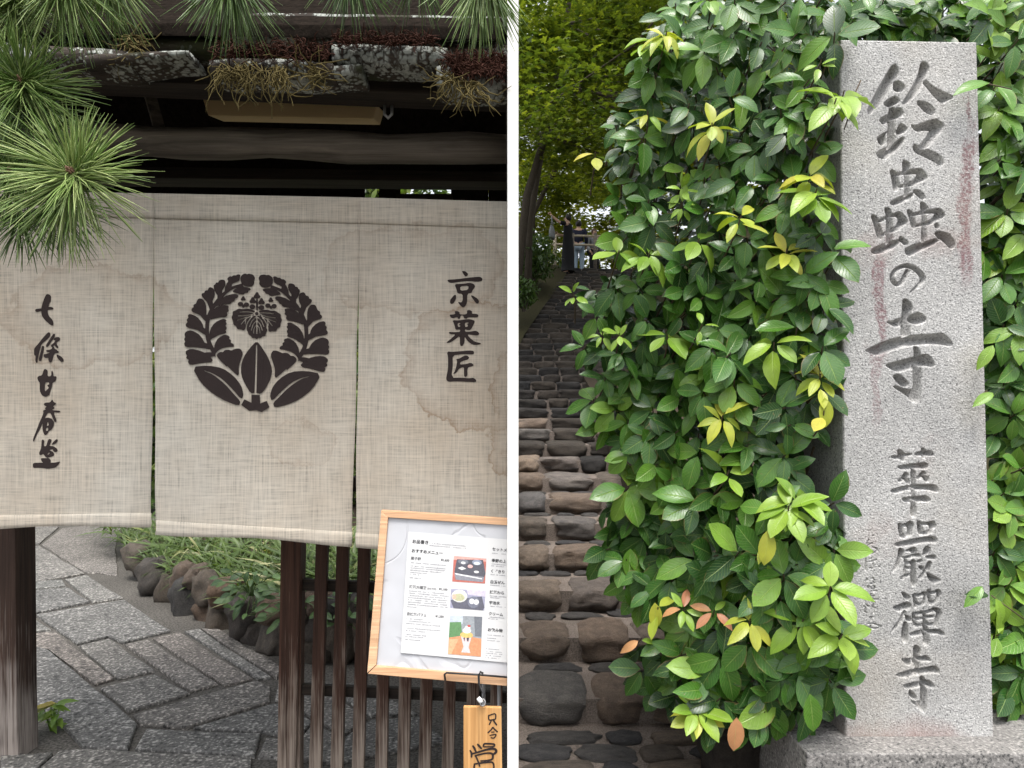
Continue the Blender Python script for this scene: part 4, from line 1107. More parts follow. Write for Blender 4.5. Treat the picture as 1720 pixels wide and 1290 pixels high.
plain('print_black', (0.03, 0.03, 0.033), 0.6); plain('print_grey', (0.10, 0.10, 0.105), 0.6); plain('print_pale', (0.27, 0.27, 0.29), 0.6)
bquad('frame_rail', [(640, 857), (852.2, 871), (852.0, 882.5), (646, 869)], 0.0, 0.022, M['frame_pine'], menu, 0.002)
bquad('frame_rail', [(640, 858.5), (651.5, 870.2), (632, 1117), (616.5, 1131)], 0.0015, 0.022, M['frame_pine'], menu, 0.002)
bquad('frame_rail', [(631, 1118.5), (851.8, 1138), (851.6, 1152.5), (617.5, 1132)], 0.0, 0.022, M['frame_pine'], menu, 0.002)
bgrid('clear_sleeve', [(645, 866), (852, 880), (851.7, 1142), (628, 1123)], -0.009, M['clear_sleeve'], menu, 40, 0.0015)
sheet = bgrid('menu_sheet', [(686, 893), (852, 906), (851.7, 1113), (673, 1096.5)], -0.004, M['menu_paper'], menu, 24, 0.0)
SH = 0.0                                   # print sits just proud of the sheet
def btext(body, px, py, size, mat, name='text'):
    cu = bpy.data.curves.new(name, 'FONT'); cu.body = body; cu.size = 1.0; cu.resolution_u = 2; cu.offset = 0.022
    ob = bpy.data.objects.new('tmp', cu); COL.objects.link(ob)
    dg = bpy.context.evaluated_depsgraph_get()
    me = bpy.data.meshes.new_from_object(ob.evaluated_get(dg))
    bpy.data.objects.remove(ob); bpy.data.curves.remove(cu)
    m_ = MB()
    for v in me.vertices:
        X, Y = v.co.x * size, -v.co.y * size
        m_.v.append(tuple(Bp(px + X - 0.084 * Y, py + Y + 0.085 * X, -0.0032)))
    m_.f = [tuple(p.vertices) for p in me.polygons]
    bpy.data.meshes.remove(me)
    if m_.v: m_.build(name, M[mat], sheet)
Zm = lambda x, y: (610 + x / 4.3, 850 + y / 4.3)
for body, zx, zy, sz, mt in [('お品書き', 353, 265, 7.0, 'print_black'), ('おすすめメニュー', 348, 332, 6.6, 'print_black'), ('菓子箱', 343, 385, 5.8, 'print_grey'), ('¥1,650', 562, 396, 5.0, 'print_black'),
      ('抹茶大福餅', 332, 590, 5.8, 'print_grey'), ('(お抹茶付)', 460, 600, 3.4, 'print_grey'), ('¥1,100', 548, 606, 5.0, 'print_black'), ('京抹茶パフェ', 314, 786, 5.6, 'print_grey'), ('¥1,350', 522, 802, 5.0, 'print_black'),
      ('セットメ', 930, 320, 6.4, 'print_black'), ('季節の上', 927, 402, 6.2, 'print_black'), ('くずきり', 918, 478, 6.2, 'print_black'), ('白玉ぜん', 916, 556, 6.2, 'print_black'), ('抹茶わら', 913, 630, 6.2, 'print_black'),
      ('宇治氷', 908, 706, 6.2, 'print_black'), ('クリーム', 904, 786, 6.2, 'print_black'), ('お飲み物', 897, 902, 6.4, 'print_black')]:
    btext(body, *Zm(zx, zy), sz, mt)
# lines of print too small to read
m_ = MB()
for zx, zy, w in [(480,268,260),(478,284,262),(345,408,250),(342,432,260),(340,446,250),(338,462,230),(336,478,120),(336,492,70),(334,516,90),(332,612,250),(330,628,280),(328,644,260),(326,660,285),(324,676,270),(322,692,285),(320,708,280),(318,726,60),
      (312,812,110),(312,828,180),(310,846,240),(310,880,262),(308,898,150),(306,926,140),(304,940,130),(302,962,110),(930,340,110),(928,418,115),(926,432,100),(918,494,115),(916,570,115),(914,648,115),(912,660,70),(908,722,115),(904,800,115),(902,812,60),
      (896,930,110),(894,952,70),(894,970,90),(888,1030,90),(886,1048,115),(884,1062,115),(884,1078,110),(882,1094,115)]:
    x = zx
    while x < zx + w:
        l = R.choice((6, 8, 8, 9, 13)); h = R.uniform(3.5, 6.5)
        if R.random() < 0.86 and Zm(x + l, 0)[0] < 851:
            yy = zy + (x - zx) * 0.085 + R.uniform(-.6, .6)
            q = [Zm(x, yy - h / 2), Zm(x + l - 2, yy - h / 2), Zm(x + l - 2, yy + h / 2), Zm(x, yy + h / 2)]
            m_.add([Bp(a, b, -0.0032) for a, b in q], [(0, 1, 2, 3)])
        x += l
tag(m_.build('small_print', M['print_pale'], sheet), kind='stuff')
# three pictures of food: flat prints
def picture(corners, shapes, name='food_picture'):
    me_v, me_f, mi, mats = [], [], [], []
    def put(poly, col, lay):
        nm = 'print_%02d%02d%02d' % tuple(int(c * 99) for c in col)
        if nm not in M: plain(nm, col, 0.35, 0.5, var=0.5, scale=160.0)
        if M[nm] not in mats: mats.append(M[nm])
        b = len(me_v)
        for u, v in poly:
            x = (corners[0][0] * (1 - u) + corners[1][0] * u) * (1 - v) + (corners[3][0] * (1 - u) + corners[2][0] * u) * v
            y = (corners[0][1] * (1 - u) + corners[1][1] * u) * (1 - v) + (corners[3][1] * (1 - u) + corners[2][1] * u) * v
            me_v.append(tuple(Bp(x, y, -0.0034 + lay * 0.00012)))
        me_f.append(tuple(range(b, b + len(poly)))); mi.append(mats.index(M[nm]))
    put([(0, 0), (1, 0), (1, 1), (0, 1)], shapes[0], 0)
    for k, (poly, col) in enumerate(shapes[1:]): put(poly, col, k + 1)
    m_ = MB(); m_.v, m_.f = me_v, me_f
    o = m_.build(name, None, sheet)
    for m in mats: o.data.materials.append(m)
    o.data.polygons.foreach_set('material_index', mi)
    return o
E = lambda x, y, a, b, n=14: [(x + a * math.cos(2 * math.pi * k / n), y + b * math.sin(2 * math.pi * k / n)) for k in range(n)]
picture([Zm(655, 360), Zm(890, 380), Zm(880, 560), Zm(643, 545)], [(0.45, 0.13, 0.10), ([(0, 0), (1, 0), (1, .12), (0, .15)], (0.62, 0.32, 0.28)), ([(.1, .12), (.9, .06), (1, .6), (.92, .95), (.1, .92), (.05, .6)], (0.08, 0.08, 0.10)), ([(.05, .68), (.97, .74), (.93, .95), (.1, .92)], (0.22, 0.22, 0.25)),
   ([(.06, .66), (.5, .73), (.9, .8), (.9, .84), (.1, .72)], (0.8, 0.8, 0.82)), (E(.3, .2, .16, .1), (0.16, 0.17, 0.2)), (E(.3, .24, .07, .05), (0.8, 0.8, 0.8)), (E(.72, .18, .15, .11), (0.25, 0.28, 0.36)), (E(.72, .22, .1, .06), (0.6, 0.64, 0.75)), (E(.27, .46, .13, .07, 4), (0.8, 0.79, 0.77)), (E(.52, .36, .08, .07), (0.75, 0.4, 0.38)), (E(.72, .56, .08, .05), (0.75, 0.7, 0.7))])
picture([Zm(635, 598), Zm(885, 612), Zm(875, 755), Zm(628, 735)], [(0.30, 0.30, 0.40), ([(.45, 0), (1, 0), (1, .3), (.5, .25)], (0.52, 0.48, 0.58)), ([(.0, .6), (.25, .5), (.9, .3), (1, .85), (.95, 1), (.1, 1)], (0.10, 0.10, 0.13)), (E(.25, .35, .23, .33), (0.62, 0.62, 0.58)), (E(.24, .42, .17, .2), (0.42, 0.42, 0.26)), (E(.1, .4, .06, .14), (0.62, 0.4, 0.3)), (E(.67, .62, .17, .3), (0.16, 0.17, 0.22)), (E(.62, .58, .075, .14), (0.8, 0.78, 0.8)), (E(.75, .6, .075, .14), (0.8, 0.78, 0.8))])
picture([Zm(628, 788), Zm(860, 800), Zm(850, 1088), Zm(612, 1068)], [(0.26, 0.28, 0.30), ([(0, 0), (.4, 0), (.4, .2), (0, .22)], (0.45, 0.5, 0.56)), ([(0, .18), (.35, .16), (.4, .5), (0, .58)], (0.10, 0.22, 0.09)), ([(.75, 0), (1, 0), (1, .5), (.8, .5)], (0.14, 0.15, 0.17)), ([(0, .58), (.45, .5), (1, .55), (1, 1), (0, 1)], (0.55, 0.24, 0.12)), ([(0, .62), (.3, .6), (.1, 1), (0, 1)], (0.66, 0.34, 0.19)),
   ([(.36, .5), (.7, .5), (.62, .78), (.68, .93), (.4, .93), (.46, .78)], (0.68, 0.5, 0.5)), (E(.54, .48, .2, .08), (0.66, 0.42, 0.14)), (E(.54, .37, .13, .07), (0.8, 0.76, 0.68)), (E(.56, .3, .09, .05), (0.78, 0.74, 0.7)), (E(.6, .25, .05, .03), (0.5, 0.08, 0.07)), ([(.44, .56), (.5, .54), (.48, .66)], (0.05, 0.05, 0.07)), ([(.54, .55), (.62, .54), (.6, .66), (.56, .62)], (0.05, 0.05, 0.07))])
# legs of the stand behind the board
for xs in (812, 838):
    m_ = MB(); a = P(xs, 1120, 2.25); m_.tube([a, Vector((a.x, a.y + 0.1, -0.015))], 0.006, 6); m_.build('stand_leg', M['grey_wire'], menu, True)
# wire bracket and S-hook on the lower rail
wire = thing('wire_hook', Bp(806, 1150, 0.02), 'black wire bracket and hook on the lower rail of the menu board', 'hook')
m_ = MB(); m_.tube([Bp(748, 1143, .012), Bp(746.5, 1133, .012), Bp(750, 1130, .012), Bp(800, 1133, .012), Bp(852, 1137.5, .012)], 0.0032, 6); m_.build('bracket', M['black_wire'], wire, True)
m_ = MB(); m_.tube([Bp(811, 1131, .02), Bp(807, 1128.5, .026), Bp(804, 1134, .028), Bp(804.5, 1148, .026), Bp(809, 1158, .03), Bp(813, 1166, .034), Bp(811, 1176, .036), Bp(806.5, 1174, .036)], 0.0035, 6); m_.build('hook', M['black_wire'], wire, True)
# wooden tag
ts = thing('hanging_sign', Bp(810, 1290, .04), 'small pine sign with brushed characters hanging from the wire hook', 'sign')
m_ = MB(); a = [Bp(778.5, 1187.5, .036), Bp(842, 1189, .036), Bp(843.5, 1300, -.004), Bp(778.5, 1300, -.004)]
m_.hexa(a, [q + Vector((0, 0.014, 0)) for q in a]); m_.build('board', M['sign_pine'], ts, bevel=0.0015)
m_ = MB(); m_.tube([Bp(810.5 + 4.5 * math.sin(t), 1180 - 6 * math.cos(t), .044) for t in [k * 0.63 for k in range(11)]], 0.0022, 6); m_.build('ring', M['grey_wire'], ts, True)
m_ = MB(); m_.tube([Bp(803, 1172, .05), Bp(806, 1176, .05), Bp(809, 1180, .05)], [0.006, 0.007, 0.006], 8); m_.build('cord_knot', M['white_cord'], ts, True)
fld = Field(782, 1190, 842, 1300, 0.5)
for p in TAGW: fld.add(p)
def sign_pt(x, y):
    u = (y - 1188) / 112
    return P(x, y, board_d(1188) * (1 - u) + board_d(1300) * u - (0.036 * (1 - u) - 0.004 * u) - 0.0012)
fld.mesh(sign_pt).build('lettering', M['ink'], ts)

# ------------------------------------------------------------------ pine boughs
pine = thing('pine_tree', Vector((-3.2, 1.8, 0)), 'pine with long fanned green needles hanging before the gate', 'pine tree')
tr = MB(); tr.tube([(-3.2, 1.8, -0.02), (-3.1, 1.82, 1.2), (-3.0, 1.8, 2.4), (-2.7, 1.85, 3.4), (-2.4, 1.9, 4.2)], [0.16, 0.14, 0.12, 0.09, 0.05], 10, True, 0.2)
mk_boulder('pine_bark', [(0.0, (0.09, 0.06, 0.045)), (1.0, (0.12, 0.085, 0.06))]); tr.build('trunk', M['pine_bark'], pine, True)
plain('pine_bud', (0.30, 0.17, 0.12), 0.7)
def needles(px, py, d, Lpx, n, axis, spread=(25, 105), tone=(0.3, 1.0), bud=True, droop=0.12, br=None):
    c = P(px, py, d); L = Lpx * d / F
    axis = Vector(axis).normalized(); sx = axis.orthogonal().normalized(); sy = axis.cross(sx)
    lm = LeafMass()
    for k in range(n):
        th = math.radians(R.uniform(*spread)); ph = R.uniform(0, 6.283)
        v = axis * math.cos(th) + (sx * math.cos(ph) + sy * math.sin(ph)) * math.sin(th)
        base = c - axis * R.uniform(0, 0.05) + v * 0.008
        l = L * R.uniform(0.78, 1.1); w = 0.0017 * R.uniform(0.8, 1.2)
        side = v.cross(Vector((R.uniform(-1, 1), R.uniform(-1, 1), R.uniform(-1, 1)))).normalized(); nn = v.cross(side)
        vs = []
        for i, u in enumerate((0, 0.35, 0.72, 1.0)):
            p = base + v * (l * u) + Vector((0, 0, -droop * l * u * u)) + side * (0.055 * l * math.sin(u * 2.2 + k * 1.7))
            r_ = w * (0.8, 1.0, 0.9, 0.25)[i]
            vs += [p + side * r_, p - side * r_ * 0.5 + nn * r_ * 0.87, p - side * r_ * 0.5 - nn * r_ * 0.87]
        fs = [(i * 3 + a, i * 3 + (a + 1) % 3, i * 3 + 3 + (a + 1) % 3, i * 3 + 3 + a) for i in range(3) for a in range(3)]
        b = len(lm.v); lm.v += [tuple(q) for q in vs]; lm.f += [tuple(i + b for i in f_) for f_ in fs]
        lm.uv += [(0.5, 0.5)] * 12; lm.tone += [R.uniform(*tone)] * 12
    tag(lm.build('needle_tuft', M['pine_needle'], pine, True), kind='stuff')
    if bud:
        m_ = MB()
        for k in range(6):
            q = c + (sx * math.cos(k * 1.05) + sy * math.sin(k * 1.05)) * 0.006
            m_.tube([q - axis * 0.01, q + axis * R.uniform(0.008, 0.018)], [0.004, 0.0015], 5)
        m_.tube([c - axis * 0.01, c + axis * 0.028], [0.005, 0.0015], 6)
        m_.build('bud', M['pine_bud'], pine, True)
    m_ = MB()
    br = br or (P(px - 90, py + 10, d + 0.12), P(px - 330, py - 60, d + 0.18))
    hub = Vector((-2.95, 1.84, 2.7))
    m_.tube([c, c - axis * 0.06, br[0], br[0] * 0.45 + hub * 0.55 + Vector((0, 0, 0.08)), hub], [0.005, 0.006, 0.009, 0.014, 0.02], 6)
    m_.build('twig', M['pine_bark'], pine, True)
needles(120, 288, 1.70, 128, 330, (0.12, -1, 0.12), (30, 112), (0.45, 1.0))
needles(35, 136, 1.78, 118, 300, (0.35, -1, 0.1), (25, 105), (0.3, 0.85))
needles(22, 288, 1.82, 100, 190, (0.2, -1, 0.0), (30, 105), (0.25, 0.8))
needles(58, 178, 1.86, 105, 130, (0.5, -0.8, -0.2), (25, 100), (0.1, 0.6))
needles(95, 340, 1.84, 95, 190, (0.3, -0.8, -0.5), (20, 100), (0.1, 0.6), False)
needles(30, 370, 1.84, 75, 100, (0.1, -0.8, -0.5), (20, 100), (0.1, 0.6), False)
needles(60, 235, 1.9, 105, 120, (0.4, -0.9, 0.1), (20, 100), (0.0, 0.5), False)
needles(105, -32, 1.78, 118, 260, (0.15, -0.5, -1), (10, 85), (0.3, 0.9), False, br=(P(20, -90, 1.8), P(-250, -120, 1.9)))
needles(20, 10, 1.8, 105, 240, (0.2, -0.8, -0.6), (15, 95), (0.3, 0.9), False)
needles(180, -40, 1.85, 105, 130, (0.4, -0.3, -1), (10, 75), (0.2, 0.8), False, br=(P(60, -110, 1.8), P(-250, -120, 1.9)))
needles(385, -35, 1.92, 112, 210, (0.0, -0.3, -1), (8, 72), (0.1, 0.55), False, br=(P(300, -110, 1.85), P(-250, -160, 1.9)))
needles(590, -50, 1.95, 92, 150, (0.1, -0.2, -1), (8, 72), (0.0, 0.4), False, br=(P(500, -130, 1.85), P(-250, -180, 1.9)))
needles(700, -52, 1.98, 88, 90, (0.1, -0.2, -1), (8, 75), (0.0, 0.35), False, br=(P(600, -140, 1.85), P(-250, -180, 1.9)))
needles(812, -40, 1.86, 118, 190, (0.0, -0.3, -1), (6, 52), (0.25, 0.8), False, br=(P(700, -130, 1.85), P(-250, -190, 1.9)))
# ================================================================== right of the dividing wall: steps, bush, stone post
# ------------------------------------------------------------------ materials
mk_boulder('step_stone', [(0.0, (0.035, 0.035, 0.036)), (0.25, (0.058, 0.052, 0.045)), (0.45, (0.082, 0.070, 0.058)), (0.6, (0.038, 0.039, 0.041)), (0.8, (0.068, 0.058, 0.049)), (1.0, (0.048, 0.044, 0.040))])  # upper stones, colour darkened to carry the shade uphill
mk_boulder('foot_stone', [(0.0, (0.16, 0.158, 0.155)), (0.2, (0.24, 0.20, 0.165)), (0.45, (0.34, 0.275, 0.215)), (0.6, (0.17, 0.168, 0.17)), (0.8, (0.25, 0.195, 0.155)), (1.0, (0.17, 0.15, 0.13))])  # lower stones: browner, and lightened where more light should fall
mk_boulder('tread_stone', [(0.0, (0.085, 0.087, 0.095)), (1.0, (0.14, 0.135, 0.13))])
def mk_mortar():
    t = NT('mortar'); co = t.world()
    n1 = t.noise(co, 120, 3); n2 = t.noise(co, 5, 4)
    c = t.ramp(n1, [(0.3, (0.10, 0.083, 0.07)), (0.7, (0.26, 0.215, 0.185))])
    c = t.mix(0.6, c, t.ramp(n2, [(0.3, 0.5), (0.7, 1.05)]), 'MULTIPLY')
    M['mortar'] = t.done(t.bsdf(c, 0.95, t.bump(n1, 0.6, 0.006), 0.2))
mk_mortar()
plain('hill_earth', (0.035, 0.032, 0.016), 0.95, 0.1, bump=0.6, var=0.5)
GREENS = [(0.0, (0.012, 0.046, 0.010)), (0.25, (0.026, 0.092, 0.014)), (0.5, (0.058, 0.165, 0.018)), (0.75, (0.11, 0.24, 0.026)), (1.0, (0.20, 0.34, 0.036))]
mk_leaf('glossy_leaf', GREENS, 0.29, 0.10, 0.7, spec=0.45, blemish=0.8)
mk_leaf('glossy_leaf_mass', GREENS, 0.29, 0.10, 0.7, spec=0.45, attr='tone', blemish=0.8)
mk_leaf('young_leaf', [(0.0, (0.42, 0.44, 0.045)), (0.5, (0.30, 0.40, 0.04)), (1.0, (0.52, 0.46, 0.07))], 0.38, 0.25, 0.4)
mk_leaf('lime_leaf', [(0.0, (0.15, 0.29, 0.03)), (1.0, (0.28, 0.42, 0.045))], 0.34, 0.22, 0.5)
mk_leaf('red_leaf', [(0.0, (0.36, 0.12, 0.07)), (0.6, (0.45, 0.20, 0.10)), (1.0, (0.55, 0.28, 0.12))], 0.4, 0.15, 0.4)
mk_leaf('tan_leaf', [(0.0, (0.48, 0.30, 0.14)), (1.0, (0.58, 0.38, 0.20))], 0.5, 0.15, 0.4)
plain('bush_stem', (0.09, 0.065, 0.045), 0.8, 0.2, var=0.3)
plain('trunk_bark', (0.07, 0.058, 0.045), 0.9, 0.15, bump=0.6, var=0.4)
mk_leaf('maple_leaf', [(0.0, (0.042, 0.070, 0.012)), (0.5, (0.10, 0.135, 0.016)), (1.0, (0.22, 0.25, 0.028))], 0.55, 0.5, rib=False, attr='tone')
mk_leaf('maple_bright', [(0.0, (0.16, 0.19, 0.02)), (0.5, (0.28, 0.30, 0.03)), (1.0, (0.42, 0.40, 0.05))], 0.55, 0.5, rib=False, attr='tone')  # lighter leaf colour, sunlight on the far trees painted in

# ------------------------------------------------------------------ steps
STEP_R = 0.139
ds, zs = [], []
d_ = 3.59
for k in range(1, 42):
    ds.append(d_); zs.append(STEP_R * k)
    d_ += 0.554 if k <= 9 else max(0.33, 0.554 - 0.02 * (k - 9))
def x_left(d): return max(0.024, 0.453 + 0.229 * (d - 15.1))
def x_right(d): return max(1.0 + 0.02 * d, x_left(d) + 1.9)
steps = tag(bpy.data.objects.new('stone_steps', None), kind='structure'); COL.objects.link(steps); steps.location = (0.5, 3.59, 0)
mb = MB()
for k, (d_, z) in enumerate(zip(ds, zs)):
    dn = ds[k + 1] if k + 1 < len(ds) else d_ + 6
    xl, xr = x_left(d_), x_right(d_)
    xl2, xr2 = x_left(dn), x_right(dn)
    zb = z - STEP_R - 0.03
    f = 0.035
    mb.add([(xl, d_ + f, zb), (xr, d_ + f, zb), (xr, d_ + f, z - 0.022), (xl, d_ + f, z - 0.022), (xl2, dn + f, z - 0.022), (xr2, dn + f, z - 0.022)], [(0, 1, 2, 3), (3, 2, 5, 4)])
mb.build('mortar_bed', M['mortar'], steps)
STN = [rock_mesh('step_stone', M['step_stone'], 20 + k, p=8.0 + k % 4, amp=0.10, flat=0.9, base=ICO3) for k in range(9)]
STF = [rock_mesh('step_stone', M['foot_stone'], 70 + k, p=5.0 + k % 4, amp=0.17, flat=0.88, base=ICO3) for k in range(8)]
TRD = [rock_mesh('tread_stone', M['tread_stone'], 50 + k, p=3.2, amp=0.28, base=ICO3) for k in range(6)]
n_st = 0
far = MB()
for k, (d_, z) in enumerate(zip(ds, zs)):
    xl, xr = x_left(d_), x_right(d_)
    x = xl - R.uniform(0, 0.12) if xl > 0.03 else xl + 0.004
    while x < xr:
        w = R.uniform(0.24, 0.40) if k < 5 else R.uniform(0.26, 0.55)
        if x + w > xr + 0.1: w = xr + 0.1 - x
        if w < 0.12: break
        dep = R.uniform(0.36, 0.42) if k < 6 else (ds[k + 1] - d_ if k + 1 < len(ds) else 0.4) + 0.05
        h = STEP_R * R.uniform(1.12, 1.25)
        loc = Vector((x + w / 2, d_ + dep / 2 - R.uniform(0.0, 0.02), z - STEP_R / 2 - 0.004 + R.uniform(-.004, .006)))
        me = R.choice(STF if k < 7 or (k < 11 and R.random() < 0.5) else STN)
        link('step_stone', me, steps, loc, (R.uniform(-.05, .05), R.uniform(-.05, .05), R.uniform(-.06, .06) + (math.pi if R.random() < .5 else 0)), (w / 2 * 0.97, dep / 2, h / 2))
        n_st += 1
        x += w + (R.uniform(0.012, 0.04) if k < 5 else 0.004)
    if k < 6:                                  # flat cobbles set in the tread behind
        dn = ds[k + 1]; x = xl + R.uniform(0.0, 0.1)
        while x < xr:
            w = R.uniform(0.13, 0.28)
            yy = R.uniform(d_ + 0.43, dn - 0.02)
            link('tread_stone', R.choice(TRD), steps, Vector((x + w / 2, yy, z - 0.022)), (0, 0, R.uniform(-.25, .25)), (w / 2, 0.062 * R.uniform(0.8, 1.1), 0.026))
            n_st += 1
            x += w + R.uniform(0.02, 0.07)
# cobbled strip at the foot
tag_cob = tag(bpy.data.objects.new('cobbled_path', None), kind='structure'); COL.objects.link(tag_cob); tag_cob.location = (0.6, 3.0, 0)
mb = MB(); mb.add([(0.02, 1.6, -0.006), (1.2, 1.6, -0.006), (1.2, 3.64, -0.006), (0.02, 3.64, -0.006)], [(0, 1, 2, 3)]); mb.build('mortar_bed', M['mortar'], tag_cob)
y = 2.3
while y < 3.5:
    hh = R.uniform(0.11, 0.17); x = 0.03 + R.uniform(-0.1, 0.05)
    while x < 1.15:
        w = R.uniform(0.16, 0.34)
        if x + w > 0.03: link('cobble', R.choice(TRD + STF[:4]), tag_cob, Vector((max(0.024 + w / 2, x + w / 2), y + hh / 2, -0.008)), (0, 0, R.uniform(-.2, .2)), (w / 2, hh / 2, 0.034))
        x += w + R.uniform(0.02, 0.05)
    y += hh + R.uniform(0.015, 0.04)
# low stone wall that carries the bush, along the right of the steps
rw = thing('retaining_wall', Vector((1.1, 3.3, 0)), 'dark rubble wall in shadow under the bush beside the steps', 'stone wall')
mb = MB()
def wz(d): return 0.62 + (d - 3.2) * 0.19
for i in range(12):
    da, db = 3.05 + i * 0.9, 3.05 + (i + 1) * 0.9
    xa, xb = 0.92 + 0.02 * da, 0.92 + 0.02 * db
    mb.add([(xa, da, -0.02), (xb, db, -0.02), (xb, db, wz(db)), (xa, da, wz(da)), (3.6, da, wz(da) + 0.1), (3.6, db, wz(db) + 0.1)], [(0, 1, 2, 3), (3, 2, 5, 4)])
mb.add([(0.98, 3.05, -0.02), (3.6, 3.05, -0.02), (3.6, 3.05, 0.7), (0.98, 3.05, 0.6)], [(0, 1, 2, 3)])
mb.build('core', M['soil'], rw)
for i in range(46):
    if i < 22:
        d_ = 3.1 + (i % 11) * 0.26; z = 0.16 + (i // 11) * 0.26 + (d_ - 3.2) * 0.14
        link('rubble_stone', R.choice(STN), rw, Vector((0.93 + 0.02 * d_, d_ + R.uniform(-.03, .03), z)), (R.uniform(-.2, .2), R.uniform(-.2, .2), R.uniform(-.2, .2)), (0.09, R.uniform(0.12, 0.15), R.uniform(0.11, 0.14)))
    elif i < 34:
        j = i - 22; x = 0.98 + (j % 4) * 0.27; z = 0.12 + (j // 4) * 0.23
        link('rubble_stone', R.choice(STN), rw, Vector((x + R.uniform(-.03, .03) + 0.1 * (j // 4 % 2), 3.05, z)), (R.uniform(-.15, .15), R.uniform(-.2, .2), R.uniform(-.15, .15)), (R.uniform(0.12, 0.15), 0.1, R.uniform(0.1, 0.125)))

# ------------------------------------------------------------------ hillside either side of and above the steps
def hill(name, xs, ds_, fz):
    m_ = MB(); n = len(xs(ds_[0]))
    for d in ds_:
        for x in xs(d): m_.v.append((x, d, fz(x, d)))
    m_.f = [(j * n + i, j * n + i + 1, (j + 1) * n + i + 1, (j + 1) * n + i) for j in range(len(ds_) - 1) for i in range(n - 1)]
    return tag(m_.build(name, M['hill_earth'], smooth=True), kind='structure')
def stair_z(d):
    if d < ds[0]: return 0
    return float(np.interp(d, ds, zs))
hill('hillside', lambda d: [x_left(d) + 0.06 - q for q in (0, 0.3, 0.8, 1.6, 3, 6, 12, 25)], [12.9 + i * 1.0 for i in range(45)],
     lambda x, d: stair_z(d) - 0.02 + 0.35 * max(0, x_left(d) - x) * (1 if d < 30 else 0.4) * (0.6 if x_left(d) - x < 2 else 0.3) + 0.12 * mnoise.noise(Vector((x, d, 0))) - (0.5 if x < -0.02 and d < 13.5 else 0))
hill('hillside', lambda d: [x_right(d) - 0.06 + (0.35 if d < 8 else 0) + q for q in (0, 0, 0.3, 0.8, 1.6, 3, 6, 12, 25)], [3.2, 4.5, 6.0] + [8.0 + i * 1.0 for i in range(50)],
     lambda x, d: (stair_z(d) + 0.45 * min(3, max(0, x - x_right(d))) + 0.1 * mnoise.noise(Vector((x, d, 5)))) * min(1, max(0, (d - 3.0) / 4)) - 0.03)
mb = MB(); mb.add([(x_left(20) - 1, 20.5, 5.66), (x_right(20) + 1, 20.5, 5.66), (14, 58, 6.6), (-2, 58, 6.6)], [(0, 1, 2, 3)])
tag(mb.build('upper_path', M['mortar']), kind='structure')

# ------------------------------------------------------------------ maples over the steps
def star():
    v = [(0, 0, 0)]
    for k in range(10):
        an = math.radians(-126 + k * 28); r_ = (1.0 if k % 2 else 0.5) * (1.15 if k == 5 else 0.95)
        v.append((r_ * math.sin(an) * 0.55, 0.45 + r_ * math.cos(an) * 0.55, -0.06 * (k % 2)))
    return v, [tuple(range(1, 11))], [(0.5, 0.5)] * 11
STAR = star()
def maple(label, base, pts, pads, n_leaf, mat, size, tone, name='maple_tree'):
    t = thing(name, Vector(base), label, 'tree', 'trees over the steps')
    tb = MB(); tb.tube([base] + pts, [0.10 - 0.07 * i / len(pts) for i in range(len(pts) + 1)], 8, True, 0.15)
    lm = LeafMass()
    allp = [Vector(p) for p in pts]
    for (c, r_) in pads:
        c = Vector(c)
        q = min(allp, key=lambda a: (a - c).length)
        if R.random() < 0.6: q = None
        mid = (q or c) * 0.5 + c * 0.5 + Vector((R.uniform(-.3, .3), R.uniform(-.3, .3), -0.15))
        if q: tb.tube([q, mid, c], [0.024, 0.014, 0.006], 5, False)
        tilt = Vector((R.uniform(-.25, .25), R.uniform(-.25, .25), 1)).normalized()
        for k in range(n_leaf):
            an = R.uniform(0, 6.28); rr = r_ * math.sqrt(R.random()) * (0.75 + 0.45 * mnoise.noise(Vector((math.cos(an) * 1.5 + c.x, math.sin(an) * 1.5, c.z))))
            dp = Vector((math.cos(an) * rr, math.sin(an) * rr, 0)); dp.z = -dp.dot(Vector((tilt.x, tilt.y, 0))) + R.gauss(0, 0.12) - 0.12 * rr * rr
            lm.add(STAR, c + dp, frame_from((math.cos(an) + R.uniform(-.8, .8), math.sin(an) + R.uniform(-.8, .8), R.uniform(-.5, .2)), (R.uniform(-.6, .6), R.uniform(-.6, .6), 1)), size * R.uniform(.7, 1.25), min(1, max(0, R.gauss(tone, 0.25))))
    tb.build('trunk', M['trunk_bark'], t, True)
    lm.build('crown', M[mat], t, False)
    return t
def pads_in(n, xr, dr, zr, rr):
    return [((R.uniform(*xr), R.uniform(*dr), R.uniform(*zr)), R.uniform(*rr)) for _ in range(n)]
Pz = lambda px, py, d: tuple(P(px, py, d))
maple('maple leaning over the steps with dark layered foliage, nearest the dividing wall', (0.0, 14.2, 3.4), [Pz(885, 330, 14.2), Pz(915, 230, 14.0), Pz(935, 140, 13.5), Pz(950, 40, 13.0), (1.3, 12.5, 10.5)],
      pads_in(60, (-0.6, 4.2), (10.5, 14.5), (6.4, 12.0), (0.7, 1.3)), 300, 'maple_leaf', 0.115, 0.45)
maple('maple with a slanting pale trunk behind the standing people', (0.6, 22.5, 5.6), [Pz(895, 360, 22.5), Pz(930, 290, 22), Pz(962, 230, 21), Pz(1000, 160, 20.5), (3.5, 20, 14)],
      pads_in(70, (-0.5, 7.5), (16.5, 24), (8.0, 16.5), (0.9, 1.7)), 330, 'maple_leaf', 0.155, 0.6)
maple('maple with olive green foliage higher up the slope', (4.6, 26, 6.0), [(4.5, 26, 8), (4.2, 25.8, 10), (4.6, 25.5, 12.5), (4.4, 25, 16)],
      pads_in(70, (-1, 9), (24, 31), (8.5, 20), (1.1, 2.0)), 330, 'maple_leaf', 0.20, 0.85)
